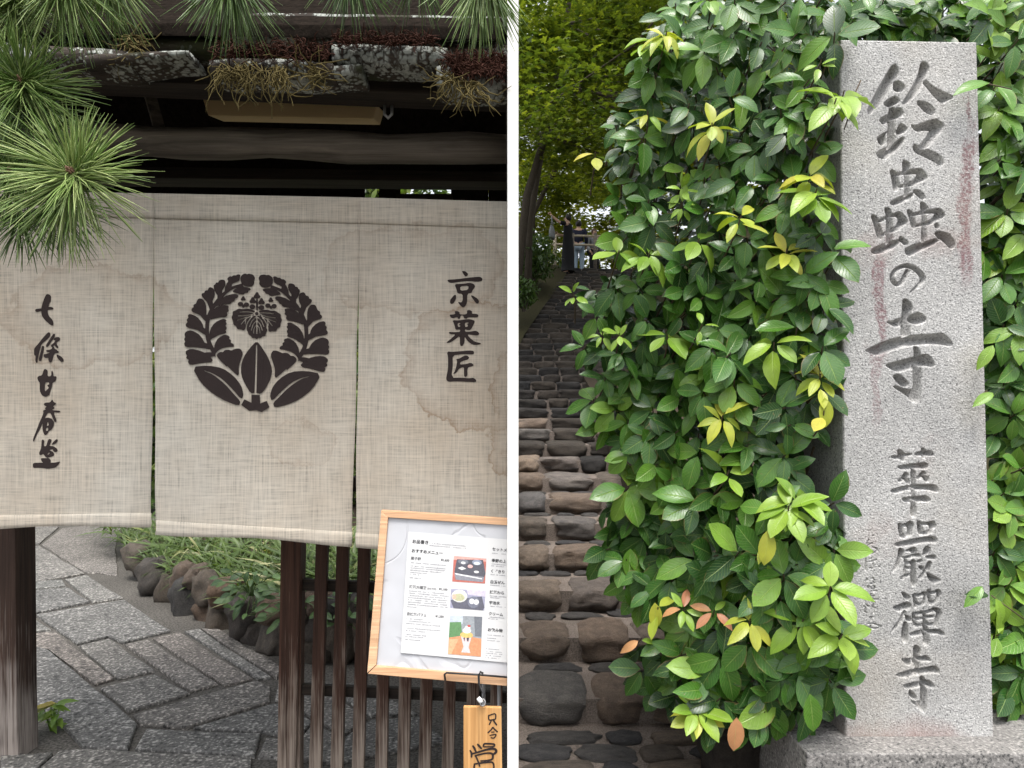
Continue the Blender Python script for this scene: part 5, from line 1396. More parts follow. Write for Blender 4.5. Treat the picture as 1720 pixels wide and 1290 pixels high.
maple('yellow green maple coloured as if sunlit far beyond the top of the steps', (1.6, 38, 6.0), [(1.8, 38, 8), (2.4, 38, 11), (2.8, 38, 14)],
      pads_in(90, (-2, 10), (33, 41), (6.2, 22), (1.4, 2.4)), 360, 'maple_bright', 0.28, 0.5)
maple('maple added so its low dark boughs shade the middle of the steps', (0.35, 16.4, 4.2), [(0.4, 16.2, 6), (0.7, 15.6, 7.6), (1.0, 14.6, 8.4)],
      [((R.uniform(-0.6, 4.0), q, stair_z(q) + R.uniform(3.9, 5.6)), R.uniform(0.8, 1.3)) for q in [R.uniform(7.5, 18.5) for _ in range(60)]], 240, 'maple_leaf', 0.10, 0.3)  # canopy added along the slope to darken the steps below
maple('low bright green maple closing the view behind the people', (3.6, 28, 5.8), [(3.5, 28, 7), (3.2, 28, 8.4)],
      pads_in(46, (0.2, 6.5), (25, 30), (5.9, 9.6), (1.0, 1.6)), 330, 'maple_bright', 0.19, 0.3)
maple('tall maple whose dark foliage roofs the lower steps', (3.4, 8.6, 1.8), [(3.4, 8.6, 4), (3.2, 8.7, 6), (2.6, 8.6, 7.4), (1.8, 8.2, 8.4)],
      pads_in(34, (0.0, 4.0), (8.5, 12.5), (5.6, 8.6), (0.8, 1.4)), 260, 'maple_leaf', 0.10, 0.25)
# slanting bare limb low over the people
def shrub_at(name, label, c, rad, n, size, mat='hedge_leaf'):
    t = thing(name, Vector((c[0], c[1], c[2] - rad[2])), label, 'shrub')
    lm = LeafMass()
    for k in range(n):
        v = Vector((R.gauss(0, 1), R.gauss(0, 1), R.gauss(0, 1))).normalized() * (R.random() ** 0.4)
        p = Vector(c) + Vector((v.x * rad[0], v.y * rad[1], v.z * rad[2])) * (1 + 0.3 * mnoise.noise(v * 2.5))
        lm.add(bl_h, p, frame_from((R.uniform(-1, 1), R.uniform(-1, 1), R.uniform(-1, .6)), (R.uniform(-.6, .6), R.uniform(-.8, .3), 1)), size * R.uniform(.7, 1.3), R.uniform(0, .45))
    lm.build('foliage', M[mat], t)
    tb = MB()
    for k in range(5): tb.tube([(c[0], c[1], c[2] - rad[2] - 0.1), (c[0] + R.uniform(-.5, .5) * rad[0], c[1], c[2]), (c[0] + R.uniform(-.8, .8) * rad[0], c[1], c[2] + rad[2] * .6)], [0.03, 0.02, 0.006], 5, False)
    tb.build('stem', M['trunk_bark'], t)
shrub_at('bank_shrub', 'dark low shrub on the bank left of the standing people', tuple(P(893, 432, 17.0)), (0.62, 0.8, 0.62), 2600, 0.11)
shrub_at('bank_shrub', 'dark shrub at the edge of the steps against the dividing wall', tuple(P(880, 490, 14.3)), (0.3, 0.5, 0.3), 900, 0.09)
# fence on the landing
fence = thing('rail_fence', P(935, 452, 20.4), 'pale timber post and rail fence on the landing behind the people', 'fence')
for x in (932, 962, 1000):
    m_ = MB(); a, b = P(x, 392, 20.6), P(x, 452, 20.6); m_.tube([b, a], 0.05, 7); m_.build('post', M['log_timber'] if x > 940 else M['tan_post'] if 'tan_post' in M else plain('tan_post', (0.42, 0.36, 0.27), 0.8, bump=0.3), fence, True)
for y in (395, 410):
    m_ = MB(); m_.tube([P(926, y, 20.6), P(1012, y + 2, 20.6)], 0.035, 7); m_.build('rail', M['tan_post'], fence, True)

# ------------------------------------------------------------------ people on the upper steps
plain('skin', (0.50, 0.32, 0.23), 0.55); plain('black_cloth', (0.012, 0.012, 0.013), 0.85, 0.2); plain('navy_cloth', (0.016, 0.018, 0.035), 0.85, 0.2); plain('denim', (0.30, 0.38, 0.46), 0.85, 0.2); plain('dark_hair', (0.012, 0.009, 0.008), 0.5, 0.4)
plain('brown_hair', (0.10, 0.05, 0.03), 0.5, 0.4); plain('grey_cloth', (0.22, 0.23, 0.24), 0.85, 0.2)
def skin_mesh(name, verts, edges, radii, root, mat, sub=1):
    me = bpy.data.meshes.new(name); me.from_pydata([tuple(v) for v in verts], edges, [])
    ob = bpy.data.objects.new('tmp', me); COL.objects.link(ob)
    sk = ob.modifiers.new('skin', 'SKIN'); sk.use_smooth_shade = True
    for i, v in enumerate(me.skin_vertices[0].data):
        r_ = radii[i]; v.radius = r_ if isinstance(r_, tuple) else (r_, r_); v.use_root = (i == root)
    s_ = ob.modifiers.new('sub', 'SUBSURF'); s_.levels = sub; s_.render_levels = sub
    dg = bpy.context.evaluated_depsgraph_get()
    out = bpy.data.meshes.new_from_object(ob.evaluated_get(dg))
    bpy.data.objects.remove(ob); bpy.data.meshes.remove(me)
    out.name = name; out.materials.clear(); out.materials.append(mat)
    out.polygons.foreach_set('use_smooth', [True] * len(out.polygons))
    return out
def person(label, foot, hgt, face, arm, top_mat, leg_mat, hair_mat, dress=False, bun=False, bag=False, holding=True):
    """face: heading in radians (0 looks along -Y, towards the viewer); arm: 'raised' or 'down'"""
    s = hgt / 1.7
    Rz = Matrix.Rotation(face, 3, 'Z')
    W = lambda v: Vector(foot) + Rz @ (Vector(v) * s)
    t = thing('person', foot, label, 'person')
    if arm == 'raised': la = [(0.19, 0, 1.40), (0.34, -0.16, 1.42), (0.40, -0.36, 1.60), (0.41, -0.42, 1.66)]
    else: la = [(0.19, 0, 1.40), (0.25, 0.03, 1.12), (0.24, -0.08, 0.90), (0.23, -0.11, 0.82)]
    ra = [(-0.19, 0, 1.40), (-0.25, 0.04, 1.12), (-0.22, -0.12, 0.93), (-0.20, -0.17, 0.86)] if arm != 'raised' else [(-0.19, 0, 1.40), (-0.28, -0.1, 1.16), (-0.16, -0.3, 1.2), (-0.12, -0.36, 1.23)]
    V = [(0, 0, 0.95), (0, 0.01, 1.18), (0, 0.0, 1.40), (0, -0.01, 1.48), (0, -0.02, 1.56), (0, -0.02, 1.66)] + la + ra
    V += [(0.09, 0, 0.90), (0.10, -0.01, 0.50), (0.10, 0.02, 0.09), (0.11, -0.12, 0.03), (-0.09, 0, 0.90), (-0.10, -0.03, 0.50), (-0.10, 0.0, 0.09), (-0.11, -0.14, 0.03)]
    Ed = [(0, 1), (1, 2), (2, 3), (3, 4), (4, 5), (2, 6), (6, 7), (7, 8), (8, 9), (2, 10), (10, 11), (11, 12), (12, 13), (0, 14), (14, 15), (15, 16), (16, 17), (0, 18), (18, 19), (19, 20), (20, 21)]
    rad = [(0.14, 0.11), (0.125, 0.095), (0.13, 0.09), 0.052, 0.085, 0.088, 0.055, 0.042, 0.032, 0.028, 0.055, 0.042, 0.032, 0.028, 0.082, 0.056, 0.038, 0.034, 0.082, 0.056, 0.038, 0.034]
    rad = [tuple(q * s for q in r_) if isinstance(r_, tuple) else r_ * s for r_ in rad]
    link('body', skin_mesh('body', [Vector(W(v)) - Vector(foot) for v in V], Ed, rad, 0, M['skin']), t, foot)
    def garment(name, idx, edges, grow, mat, rootpos=0, override=None):
        vv = [Vector(W((override or {}).get(i, V[i]))) - Vector(foot) for i in idx]
        mp = {i: k for k, i in enumerate(idx)}
        link(name, skin_mesh(name, vv, [(mp[a], mp[b]) for a, b in edges], [tuple(q * grow[1] + grow[0] * s for q in (rad[i] if isinstance(rad[i], tuple) else (rad[i], rad[i]))) for i in idx], rootpos, mat), t, foot)
    if dress:
        rings = [(1.46, .07, .06), (1.42, .19, .11), (1.30, .19, .135), (1.10, .165, .13), (0.95, .185, .15), (0.6, .19, .17), (0.25, .20, .18), (0.09, .21, .19)]
        m_ = MB(); n = 18
        for z, a, b in rings:
            for k in range(n):
                an = 2 * math.pi * k / n; w = 1 + (0.06 * math.sin(an * 5) if z < 0.9 else 0)
                m_.v.append(tuple(W((a * w * math.cos(an), b * w * math.sin(an), z))))
        m_.f = [(i * n + k, i * n + (k + 1) % n, i * n + n + (k + 1) % n, i * n + n + k) for i in range(len(rings) - 1) for k in range(n)] + [tuple(range(n)), tuple((len(rings) - 1) * n + n - 1 - k for k in range(n))]
        m_.build('dress', top_mat, t, True)
        garment('sleeve', [6, 7], [(6, 7)], (0.02, 1.1), top_mat); garment('sleeve', [10, 11], [(10, 11)], (0.02, 1.1), top_mat)
    else:
        garment('sweater', [0, 1, 2, 6, 7, 8, 10, 11, 12], [(0, 1), (1, 2), (2, 6), (6, 7), (7, 8), (2, 10), (10, 11), (11, 12)], (0.022, 1.08), top_mat)
        garment('trousers', [0, 14, 15, 16, 18, 19, 20], [(0, 14), (14, 15), (15, 16), (0, 18), (18, 19), (19, 20)], (0.018, 1.1), leg_mat)
    for i in (17, 21):
        v, f = ICO1; m_ = MB(); c = Vector(V[i])
        m_.add([W(Vector((q[0] * 0.05, q[1] * 0.13 + 0.05, q[2] * 0.045)) + c) for q in v], f); m_.build('shoe', M['black_cloth'], t, True)
    v, f = ICO2; m_ = MB()
    for q in v:
        front = max(0.0, -q[1] - 0.25 + max(0, q[2] - 0.45) * 0.0)
        r_ = 1.0 - (0.55 * front if q[2] < 0.55 else 0.05)
        m_.v.append(tuple(W((q[0] * 0.098 * r_, q[1] * 0.112 * r_, 1.625 + q[2] * 0.118 * r_))))
    m_.f = list(f); m_.build('hair', hair_mat, t, True)
    m_ = MB(); m_.tube([W((0, -0.10, 1.62)), W((0, -0.125, 1.595)), W((0, -0.105, 1.585))], [0.008, 0.014, 0.01], 6); m_.build('nose', M['skin'], t, True)
    for sx in (-1, 1):
        m_ = MB(); m_.tube([W((sx * 0.036, -0.085, 1.62)), W((sx * 0.036, -0.098, 1.62))], 0.008, 6); m_.build('eye', M['black_cloth'], t, True)
    if bun:
        m_ = MB(); m_.add([W(Vector(q) * 0.065 + Vector((0, 0.05, 1.76))) for q in v], f); m_.build('hair_bun', hair_mat, t, True)
    # fingers
    for hand, s2 in ((la, 1), (ra, -1)):
        m_ = MB(); h0 = Vector(hand[3]); dr = (h0 - Vector(hand[2])).normalized()
        sd = dr.cross(Vector((1, 0, 0))).normalized()
        for k in range(4):
            b = h0 + sd * (k - 1.5) * 0.018 + dr * 0.01
            m_.tube([W(b), W(b + dr * 0.035), W(b + dr * (0.055 + 0.008 * (k in (1, 2))) - Vector((s2 * 0.012, 0, 0.01)))], [0.009 * s, 0.0085 * s, 0.006 * s], 5)
        m_.tube([W(h0 - dr * 0.02 + sd * 0.02), W(h0 + sd * 0.045 + dr * 0.01), W(h0 + sd * 0.05 + dr * 0.035)], [0.01 * s, 0.009 * s, 0.006 * s], 5)
        m_.build('fingers', M['skin'], t, True)
    if bag:
        h0 = Vector(la[2])
        b_ = thing('tote_bag', W(h0 + Vector((0, 0, -0.66))), 'grey cloth tote bag hanging from the raised arm in black', 'bag')
        m_ = MB()
        rr = [(-.28, .13, .03), (-.40, .17, .07), (-.58, .18, .08), (-.64, .16, .07)]
        for z, a, b in rr:
            for k in range(12):
                an = 2 * math.pi * k / 12; m_.v.append(tuple(W(h0 + Vector((a * math.cos(an), b * math.sin(an), z)))))
        m_.f = [(i * 12 + k, i * 12 + (k + 1) % 12, i * 12 + 12 + (k + 1) % 12, i * 12 + 12 + k) for i in range(3) for k in range(12)] + [tuple(range(36, 48))]
        m_.build('pouch', M['grey_cloth'], b_, True)
        m_ = MB()
        for sx in (-.1, .1): m_.tube([W(h0 + Vector((sx, 0, -.3))), W(h0 + Vector((sx * .3, 0, 0.02))), ], 0.01, 5)
        m_.build('strap', M['grey_cloth'], b_, True)
    return t
def on_step(px, k):
    return Vector(((px - CX) / F * (ds[k] + 0.16), ds[k] + 0.16, zs[k]))
person('person in a long black dress raising one arm on the upper steps', on_step(954, 38), 1.62, -1.9, 'raised', M['black_cloth'], None, M['dark_hair'], True, False, True)
person('person in navy top and pale jeans climbing away from the viewer', on_step(977, 40) + Vector((0, 0.9, 0.0)), 1.60, 2.9, 'down', M['navy_cloth'], M['denim'], M['dark_hair'], False, False)
person('person with brown hair half hidden by leaves at the top of the steps', on_step(1003, 40) + Vector((0.1, 1.6, 0)), 1.55, 0.4, 'down', M['grey_cloth'], M['black_cloth'], M['brown_hair'])

# ------------------------------------------------------------------ plinth and inscribed post
def granite_stain(t, co, c):
    w = t.world(); s = t.n('SeparateXYZ', Vector=w)
    def streak(px, y0, y1, half, amt, c):
        a = P(px, y0, 2.6); b = P(px, y1, 2.6)
        xx = t.math('ADD', s.outputs[0], t.math('MULTIPLY', t.math('SUBTRACT', t.noise(t.map(w, (1, 1, 0.45)), 11.0, 5, 0.65), 0.5), 0.13))
        dx = t.math('ABSOLUTE', t.math('SUBTRACT', xx, a.x))
        m = t.n('MapRange', {'interpolation_type': 'SMOOTHSTEP'}, Value=dx, From_Min=half * 2.6 / F, From_Max=half * 2.6 / F * 0.4, To_Min=0.0, To_Max=1.0).outputs[0]
        m2 = t.n('MapRange', {'interpolation_type': 'SMOOTHSTEP'}, Value=s.outputs[2], From_Min=b.z, From_Max=b.z + 0.15, To_Min=0, To_Max=1).outputs[0]
        m3 = t.n('MapRange', {'interpolation_type': 'SMOOTHSTEP'}, Value=s.outputs[2], From_Min=a.z + 0.02, From_Max=a.z - 0.03, To_Min=0, To_Max=1).outputs[0]
        sp = t.ramp(t.noise(w, 85, 2), [(0.38, 0.25), (0.6, 1.0)])
        return t.mix(t.math('MULTIPLY', t.math('MULTIPLY', t.math('MULTIPLY', m, t.math('MULTIPLY', m2, m3)), sp), amt), c, (0.17, 0.075, 0.085))
    c = streak(1621, 235, 500, 13, 0.85, c)
    c = streak(1624, 160, 250, 4, 0.8, c)
    c = streak(1479, 430, 620, 12, 0.75, c)
    c = streak(1470, 590, 740, 9, 0.5, c)
    c = streak(1500, 390, 440, 10, 0.6, c)
    n = t.noise(w, 2.6, 4)
    zlow = t.n('MapRange', Value=s.outputs[2], From_Min=0.62, From_Max=0.36, To_Min=0, To_Max=0.35).outputs[0]
    c = t.mix(t.ramp(t.math('ADD', n, zlow), [(0.62, 0.0), (0.85, 0.55)]), c, (0.30, 0.17, 0.14))
    c = t.mix(t.ramp(t.noise(w, 1.9, 4), [(0.5, 0.0), (0.75, 0.28)]), c, (0.50, 0.43, 0.33))
    return c
granite('post_granite', (0.44, 0.435, 0.425), (0.15, 0.148, 0.15), (0.66, 0.65, 0.635), 165.0, 0.8, 0.2, 0, granite_stain, 0.004)
granite('plinth_granite', (0.24, 0.23, 0.22), (0.07, 0.07, 0.07), (0.42, 0.40, 0.38), 105.0, 0.85, 0.5)
D0 = 2.6
post = thing('stone_post', P(1545, 1237, D0 + 0.2), 'tall pale granite post carved with large characters standing on a plinth', 'stone post')
STP = 1.12                                        # carving grid in photograph units
nu, nv = int(246 / STP), int(1172 / STP)
yT, yB = 66.0, 1237.5
fld = Field(1404, 60, 1676, 1243, 1.0)
for p in STONE: fld.add(p, 0.7)
fl2 = Field(1404, 60, 1676, 1243, 1.0)
for p in STONE_FINE: fl2.add(p)
U, Vv = np.meshgrid(np.linspace(0, 1, nu + 1), np.linspace(0, 1, nv + 1))
PXg = (1411 + 9.5 * Vv) * (1 - U) + (1641.5 + 28.5 * Vv) * U
PYg = yT + (yB - yT) * Vv + 4.0 * U * (1 - Vv)
def samp(f, X, Y):
    i = np.clip((X - f.x0) / f.st, 0, f.nx - 1.001); j = np.clip((Y - f.y0) / f.st, 0, f.ny - 1.001)
    i0 = i.astype(int); j0 = j.astype(int); a = i - i0; b = j - j0
    g = f.f
    return (g[j0, i0] * (1 - a) + g[j0, i0 + 1] * a) * (1 - b) + (g[j0 + 1, i0] * (1 - a) + g[j0 + 1, i0 + 1] * a) * b
mpp = D0 / F
s1 = samp(fld, PXg, PYg); s2 = samp(fl2, PXg, PYg)
dep = np.where(s1 > -0.6, 0.07 * (1 - np.exp(-(np.maximum(s1, -0.6) + 0.6) * mpp * 4.2 / 0.07)), 0)
dep = np.maximum(dep, np.where(s2 > -0.3, np.minimum((s2 + 0.4) * mpp * 3.0, 0.009), 0))
rng = np.random.default_rng(3)
rough_n = rng.normal(0, 0.0005, dep.shape)
edge = np.minimum.reduce([U * nu, (1 - U) * nu, Vv * nv * 1.0 + 0, (1 - Vv) * nv * 1.0 + 3])
chip = np.where(edge < 1.5, (1.5 - edge) * 0.004 + np.abs(rng.normal(0, 0.0012, dep.shape)), 0)
Yd = D0 + dep + rough_n + chip
Xw = (PXg - CX) * D0 / F; Zw = H - (PYg - CY) * D0 / F
verts = np.stack([Xw, Yd, Zw], -1).reshape(-1, 3)
W1 = nu + 1
idx = (np.arange(nv)[:, None] * W1 + np.arange(nu)[None, :]).ravel()
quads = np.stack([idx, idx + W1, idx + W1 + 1, idx + 1], 1)
# sides, top and back
border = [i for i in range(W1)] + [r_ * W1 + nu for r_ in range(1, nv + 1)] + [nv * W1 + i for i in range(nu - 1, -1, -1)] + [r_ * W1 for r_ in range(nv - 1, 0, -1)]
bv = verts[border].copy(); bv[:, 1] = D0 + 0.44
nb = len(border); off = len(verts)
verts2 = np.concatenate([verts, bv])
side = [(border[i], border[(i + 1) % nb], off + (i + 1) % nb, off + i) for i in range(nb)]
me = bpy.data.meshes.new('shaft')
org = np.array(wloc(post))
me.from_pydata((verts2 - org).tolist(), [], quads.tolist() + side + [tuple(off + i for i in range(nb))])
me.materials.append(M['post_granite'])
sm = np.ones(len(me.polygons), dtype=bool); sm[len(quads):] = False
me.polygons.foreach_set('use_smooth', sm)
me.update()
bm = bmesh.new(); bm.from_mesh(me); bmesh.ops.recalc_face_normals(bm, faces=bm.faces); bm.to_mesh(me); bm.free()
link('shaft', me, post, wloc(post))
m_ = MB(); zt = H - (1237.0 - CY) * D0 / F
xa, xb, da, db = 1.018, 2.35, 2.468, 3.2
n = 16; 
m_.hexa([Vector((xa, da, zt)), Vector((xb, da, zt)), Vector((xb, da, -0.015)), Vector((xa - 0.01, da, -0.015))], [Vector((xa + 0.012, db, zt)), Vector((xb, db, zt)), Vector((xb, db, -0.015)), Vector((xa + 0.012, db, -0.015))])
o = m_.build('stone_plinth', M['plinth_granite'], bevel=0.006)
tag(o, 'broad grey granite plinth under the carved post', 'plinth')

# ------------------------------------------------------------------ the bush
bush = thing('evergreen_bush', Vector((1.4, 3.1, 0.5)), 'big glossy evergreen bush with yellow new shoots beside the carved post', 'bush')
bush2 = thing('evergreen_bush', Vector((2.4, 3.2, 0.386)), 'glossy dark leaved bush behind the far edge of the carved post', 'bush')
OUT = [(1062,62),(1085,30),(1130,-10),(1420,-10),(1418,60),(1408,120),(1438,150),(1440,175),(1412,190),(1402,250),(1398,300),(1410,345),(1435,385),(1420,415),(1408,440),(1412,520),(1408,570),(1418,620),(1412,665),(1388,712),(1358,735),(1352,790),(1385,812),(1425,848),(1425,895),(1412,950),(1415,1000),(1440,1045),(1436,1110),(1412,1165),(1370,1205),(1310,1195),(1255,1210),(1190,1205),(1140,1175),(1085,1172),(1048,1140),(1035,1095),(1062,1055),(1045,1005),(1005,965),(990,935),(1005,890),(985,862),(1018,828),(1045,790),(1030,725),(985,675),(1008,640),(1012,605),(985,580),(1005,545),(970,515),(985,460),(1028,440),(1022,400),(1030,360),(1012,295),(1008,240),(1010,195),(1050,140)]
OUT = [(x + (24 if y < 250 else 20 if y < 470 else 0 if y < 760 else 30) if x < 1130 and 0 < y else x - (22 if 120 < y < 800 else 8) if x > 1345 else x, y) for x, y in OUT]
def in_out(x, y, poly):
    c = False; n = len(poly); j = n - 1
    for i in range(n):
        xi, yi = poly[i]; xj, yj = poly[j]
        if (yi > y) != (yj > y) and x < (xj - xi) * (y - yi) / (yj - yi) + xi: c = not c
        j = i
    return c
def bush_d(px, py):
    e = max(0.0, (1400 - px) / 430)
    d = 2.50 + 0.62 * e ** 1.6
    if py > 800: d -= 0.03 * min(1, (py - 800) / 300) * (1 - e)
    return d + 0.10 * mnoise.noise(Vector((px * 0.012, py * 0.012, 1.0)))
BLV = [blade(1.0, w_, 6, dr_, fo_, pk, wv) for w_, dr_, fo_, pk, wv in ((0.56, 0.16, 0.11, 0.5, 0.008), (0.52, 0.30, 0.15, 0.5, 0.014), (0.60, 0.08, 0.09, 0.53, 0.008), (0.52, 0.42, 0.20, 0.48, 0.018), (0.48, 0.22, 0.16, 0.52, 0.012))]
def leaf_meshes(mat):
    out = []
    for b in BLV:
        m_ = MB(); m_.add(*b); out.append(m_.mesh('leaf', M[mat], True))
    return out
LM = {k: leaf_meshes(k) for k in ('glossy_leaf', 'young_leaf', 'lime_leaf', 'red_leaf', 'tan_leaf')}
mass, mass2 = LeafMass(), LeafMass()
singles = []            # (screen size, kind, blade index, loc, rot, length, parent)
stems = {bush: MB(), bush2: MB()}
def whorl(px, py, d, n, L, kind, parent, axis=None, spread=(62, 104), tone=None, stem=True, wide=1.0):
    c = P(px, py, d)
    axis = Vector(axis) if axis else Vector((R.uniform(-.6, .6), -1, R.uniform(-0.1, 0.75)))
    axis.normalize(); sx = axis.cross(Vector((0, 0, 1))).normalized(); sy = sx.cross(axis)
    a0 = R.uniform(0, 6.28)
    tn = R.uniform(0.05, 0.85) if tone is None else tone
    for k in range(n):
        ph = a0 + 6.283 * k / n + R.uniform(-.35, .35); th = math.radians(R.uniform(*spread))
        v = axis * math.cos(th) + (sx * math.cos(ph) + sy * math.sin(ph)) * math.sin(th)
        v.z -= 0.45                                          # blades hang a little
        b = c + v * 0.012 - axis * R.uniform(0, 0.03)
        l = L * R.uniform(0.72, 1.12)
        bi = R.randrange(5)
        rot = frame_from(v, axis + Vector((R.uniform(-.35, .35), R.uniform(-.35, .35), R.uniform(-.05, .5))))
        singles.append((l / d, kind, bi, b, rot, l, parent, min(1, max(0, tn + R.uniform(-.18, .18))), wide))
    if stem:
        e = c - axis * 0.10 + Vector((0, 0.12, -0.05))
        stems[parent].tube([c, c - axis * 0.05 + Vector((0, 0, -.01)), e], [0.0025, 0.003, 0.004], 5, False)
# outer shoots, spread evenly over the surface
pts = []
tries = 0
while len(pts) < 330 and tries < 30000:
    tries += 1
    x, y = R.uniform(960, 1450), R.uniform(-10, 1215)
    if not in_out(x, y, OUT): continue
    if all((x - a) ** 2 + (y - b) ** 2 > 25.5 ** 2 for a, b in pts): pts.append((x, y))
SPECIAL = [(1098,62,'lime_leaf',8),(1120,52,'young_leaf',7),(1196,206,'young_leaf',9),(1088,186,'young_leaf',5),(1360,292,'young_leaf',8),(1372,318,'lime_leaf',8),(1245,362,'young_leaf',6),(1322,418,'young_leaf',8),(1214,698,'young_leaf',7),(1378,628,'young_leaf',7),(1384,690,'young_leaf',2),(1418,152,'lime_leaf',6),(1405,165,'lime_leaf',5),(1092,422,'lime_leaf',7),(1292,905,'young_leaf',2),(1325,850,'lime_leaf',7),(1395,985,'lime_leaf',6),(1260,1040,'young_leaf',6),(1350,1040,'lime_leaf',7),(1170,1190,'lime_leaf',7),(1175,1198,'young_leaf',7),
           (1105,1020,'young_leaf',2),(1148,1022,'red_leaf',6),(1200,1025,'red_leaf',4),(1078,1072,'red_leaf',2),(1146,315,'tan_leaf',8),(1146,340,'tan_leaf',6),(1040,560,'tan_leaf',6),(1012,558,'tan_leaf',5),(962,492,'tan_leaf',5),(1180,545,'tan_leaf',3),(1380,100,'tan_leaf',5),(1340,835,'lime_leaf',6),(1300,575,'lime_leaf',5),(1040,420,'lime_leaf',4),(1175,400,'lime_leaf',4),(1415,1065,'lime_leaf',7),(1225,790,'lime_leaf',4),(1120,560,'lime_leaf',5),(1000,255,'young_leaf',3)]
for x, y in pts:
    if any((x - a) ** 2 + (y - b) ** 2 < 26 ** 2 for a, b, *_ in SPECIAL): continue
    d = bush_d(x, y) + R.uniform(-0.05, 0.10)
    L = R.uniform(0.095, 0.145) * (0.90 + 0.16 * min(1, max(0, (y - 350) / 600)))
    lo = mnoise.noise(Vector((x * 0.008, y * 0.008, 9)))
    kind = 'glossy_leaf'
    whorl(x, y, d, R.choice((4, 5, 5, 6)), L, kind, bush, tone=0.36 + 0.4 * lo + R.uniform(-.2, .28))
for x, y, kind, n in SPECIAL:
    L = {'young_leaf': 0.095, 'lime_leaf': 0.115, 'red_leaf': 0.075, 'tan_leaf': 0.06}[kind]
    up = kind in ('young_leaf', 'lime_leaf')
    whorl(x, y, bush_d(x, y) - 0.09, n, L, kind, bush, axis=(R.uniform(-.3, .3), -0.75, 0.75) if up else (R.uniform(-.3, .3), -0.8, 0.5), spread=(45, 100) if up else (30, 95), wide=0.8 if kind != 'lime_leaf' else 0.95)
# a few leaves hanging at the foot
for x, y, kind, L in ((1237, 1205, 'red_leaf', 0.12), (1290, 890, 'young_leaf', 0.12), (1385, 668, 'young_leaf', 0.10), (1100, 1012, 'young_leaf', 0.10), (1360, 1165, 'glossy_leaf', 0.13), (1190, 1215, 'glossy_leaf', 0.11)):
    d = bush_d(x, y) - 0.1
    singles.append((1.0, kind, 0, P(x, y, d), frame_from((R.uniform(-.15, .15), -0.12, -1), (0, -1, 0.25)), L, bush, 0.6, 0.9))
# inner leaves, toned dark so the gaps read as shade
k = 0
while k < 2300:
    x, y = R.uniform(985, 1440), R.uniform(-20, 1200)
    if not in_out(x, y, OUT): continue
    k += 1
    d = bush_d(x, y) + R.uniform(0.16, 0.6)
    v = Vector((R.uniform(-1, 1), R.uniform(-.9, .3), R.uniform(-1, .35)))
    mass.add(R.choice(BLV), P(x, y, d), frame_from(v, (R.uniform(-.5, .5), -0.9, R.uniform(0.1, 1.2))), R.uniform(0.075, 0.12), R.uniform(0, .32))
# bush behind the post
B2 = [(x, y) for x, y in [(1395, -10), (1740, -10), (1740, 1215), (1690, 1200), (1678, 1100), (1668, 900), (1662, 640), (1650, 360), (1640, 90), (1400, 60)]]
pts2 = []; tries = 0
while len(pts2) < 120 and tries < 20000:
    tries += 1
    x, y = R.uniform(1400, 1740), R.uniform(-10, 1205)
    if not in_out(x, y, B2): continue
    if all((x - a) ** 2 + (y - b) ** 2 > 26 ** 2 for a, b in pts2): pts2.append((x, y))
for x, y in pts2:
    d = 2.72 + 0.12 * R.random() if x > 1660 else 3.05 + 0.1 * R.random()
    if 1640 < x < 1665: continue
    L = R.uniform(0.10, 0.145)
    whorl(x, y, d, R.choice((4, 5, 6)), L, 'lime_leaf' if R.random() < 0.1 else 'glossy_leaf', bush2, tone=R.uniform(0.15, 0.9))
k = 0
while k < 1300:
    x, y = R.uniform(1395, 1760), R.uniform(-20, 1215)
    if not in_out(min(x, 1738), y, B2): continue
    k += 1
    v = Vector((R.uniform(-1, 1), R.uniform(-.9, .3), R.uniform(-1, .35)))
    mass2.add(R.choice(BLV), P(x, y, R.uniform(3.0, 3.5)), frame_from(v, (R.uniform(-.5, .5), -0.9, R.uniform(0.1, 1.2))), R.uniform(0.08, 0.13), R.uniform(0, .6))
# it goes on to the right as a hedge
k = 0
while k < 3600:
    k += 1
    x = R.uniform(1740, 2500); y = R.uniform(-60, 1235)
    v = Vector((R.uniform(-1, 1), R.uniform(-.9, .3), R.uniform(-1, .35)))
    d = 2.95 + 0.25 * mnoise.noise(Vector((x * 0.006, y * 0.006, 2))) + R.random() ** 2 * 0.8
    mass2.add(R.choice(BLV), P(x, y, d) + Vector((-0.15, 0, 0)), frame_from(v, (R.uniform(-.5, .5), -0.9, R.uniform(0.1, 1.2))), R.uniform(0.10, 0.15), R.uniform(0, .9))
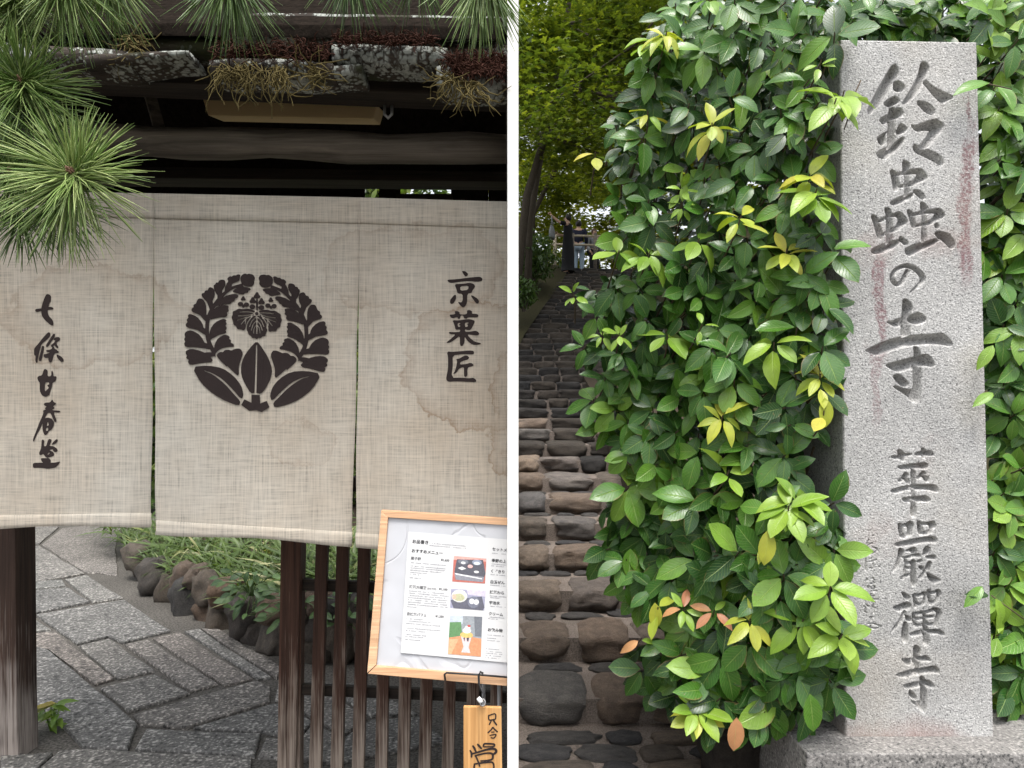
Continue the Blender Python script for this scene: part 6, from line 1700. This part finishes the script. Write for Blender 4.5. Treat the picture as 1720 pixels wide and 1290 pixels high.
# leaves that lean across the face of the post
for x, y, dx, dy, L in ((1662, 140, -1, 0.15, 0.135), (1650, 985, -0.5, 0.35, 0.10), (1672, 1005, 0.3, 1.0, 0.09), (1660, 1000, -0.9, -0.2, 0.085), (1668, 580, -0.8, 1.0, 0.10), (1668, 660, -0.7, 0.3, 0.09)):
    v = Vector((dx, -0.25, -dy))
    singles.append((1.0, 'glossy_leaf', 1, P(x, y, 2.55), frame_from(v, (0, -0.8, 0.7)), L, bush2, 0.7, 0.8))
for x0_, y0_, x1_, y1_ in ((1414, 205, 1446, 135), (1418, 218, 1436, 165), (1655, 140, 1700, 150), (1665, 1000, 1720, 1040)):
    stems[bush if x0_ < 1600 else bush2].tube([P(x0_, y0_, 2.56), P(x1_, y1_, 2.54)], 0.0022, 5)
# the leaves that show largest are objects; the rest are one mass each
singles.sort(key=lambda q: -q[0] - (0.02 if q[1] != 'glossy_leaf' else 0))
counts = {bush: 0, bush2: 0}
LIM = {bush: 300, bush2: 90}
glossy_left = []
for s_, kind, bi, loc, rot, l, par, tn, wide in singles:
    if counts[par] < LIM[par] and (kind != 'glossy_leaf' or R.random() < 0.45):
        o = link('leaf', LM[kind][bi], par, loc, rot.to_euler(), (l * wide, l, l)); counts[par] += 1
    else:
        (mass if par is bush else mass2).add(BLV[bi], loc, rot, Vector((l * wide, l, l)), tn if kind == 'glossy_leaf' else 1.0)
tag(mass.build('leaves', M['glossy_leaf_mass'], bush), kind='stuff')
tag(mass2.build('leaves', M['glossy_leaf_mass'], bush2), kind='stuff')
# main stems
for k in range(26):
    x, y = R.uniform(1060, 1380), R.uniform(60, 1000)
    c = P(x, y, bush_d(x, y) + 0.2)
    b = Vector((R.uniform(1.15, 1.8), R.uniform(3.1, 3.4), 0.6))
    stems[bush].tube([b, (b + c) / 2 + Vector((R.uniform(-.1, .1), 0.1, 0.1)), c], [0.014, 0.01, 0.004], 6, False)
for k in range(12):
    x, y = R.uniform(1670, 1760), R.uniform(60, 1100)
    c = P(x, y, 3.0); b = Vector((R.uniform(2.0, 2.5), 3.3, 0.5))
    stems[bush2].tube([b, (b + c) / 2 + Vector((R.uniform(-.1, .1), 0.1, 0.1)), c], [0.014, 0.01, 0.004], 6, False)
for t_, m_ in stems.items(): m_.build('stem', M['bush_stem'], t_, True)
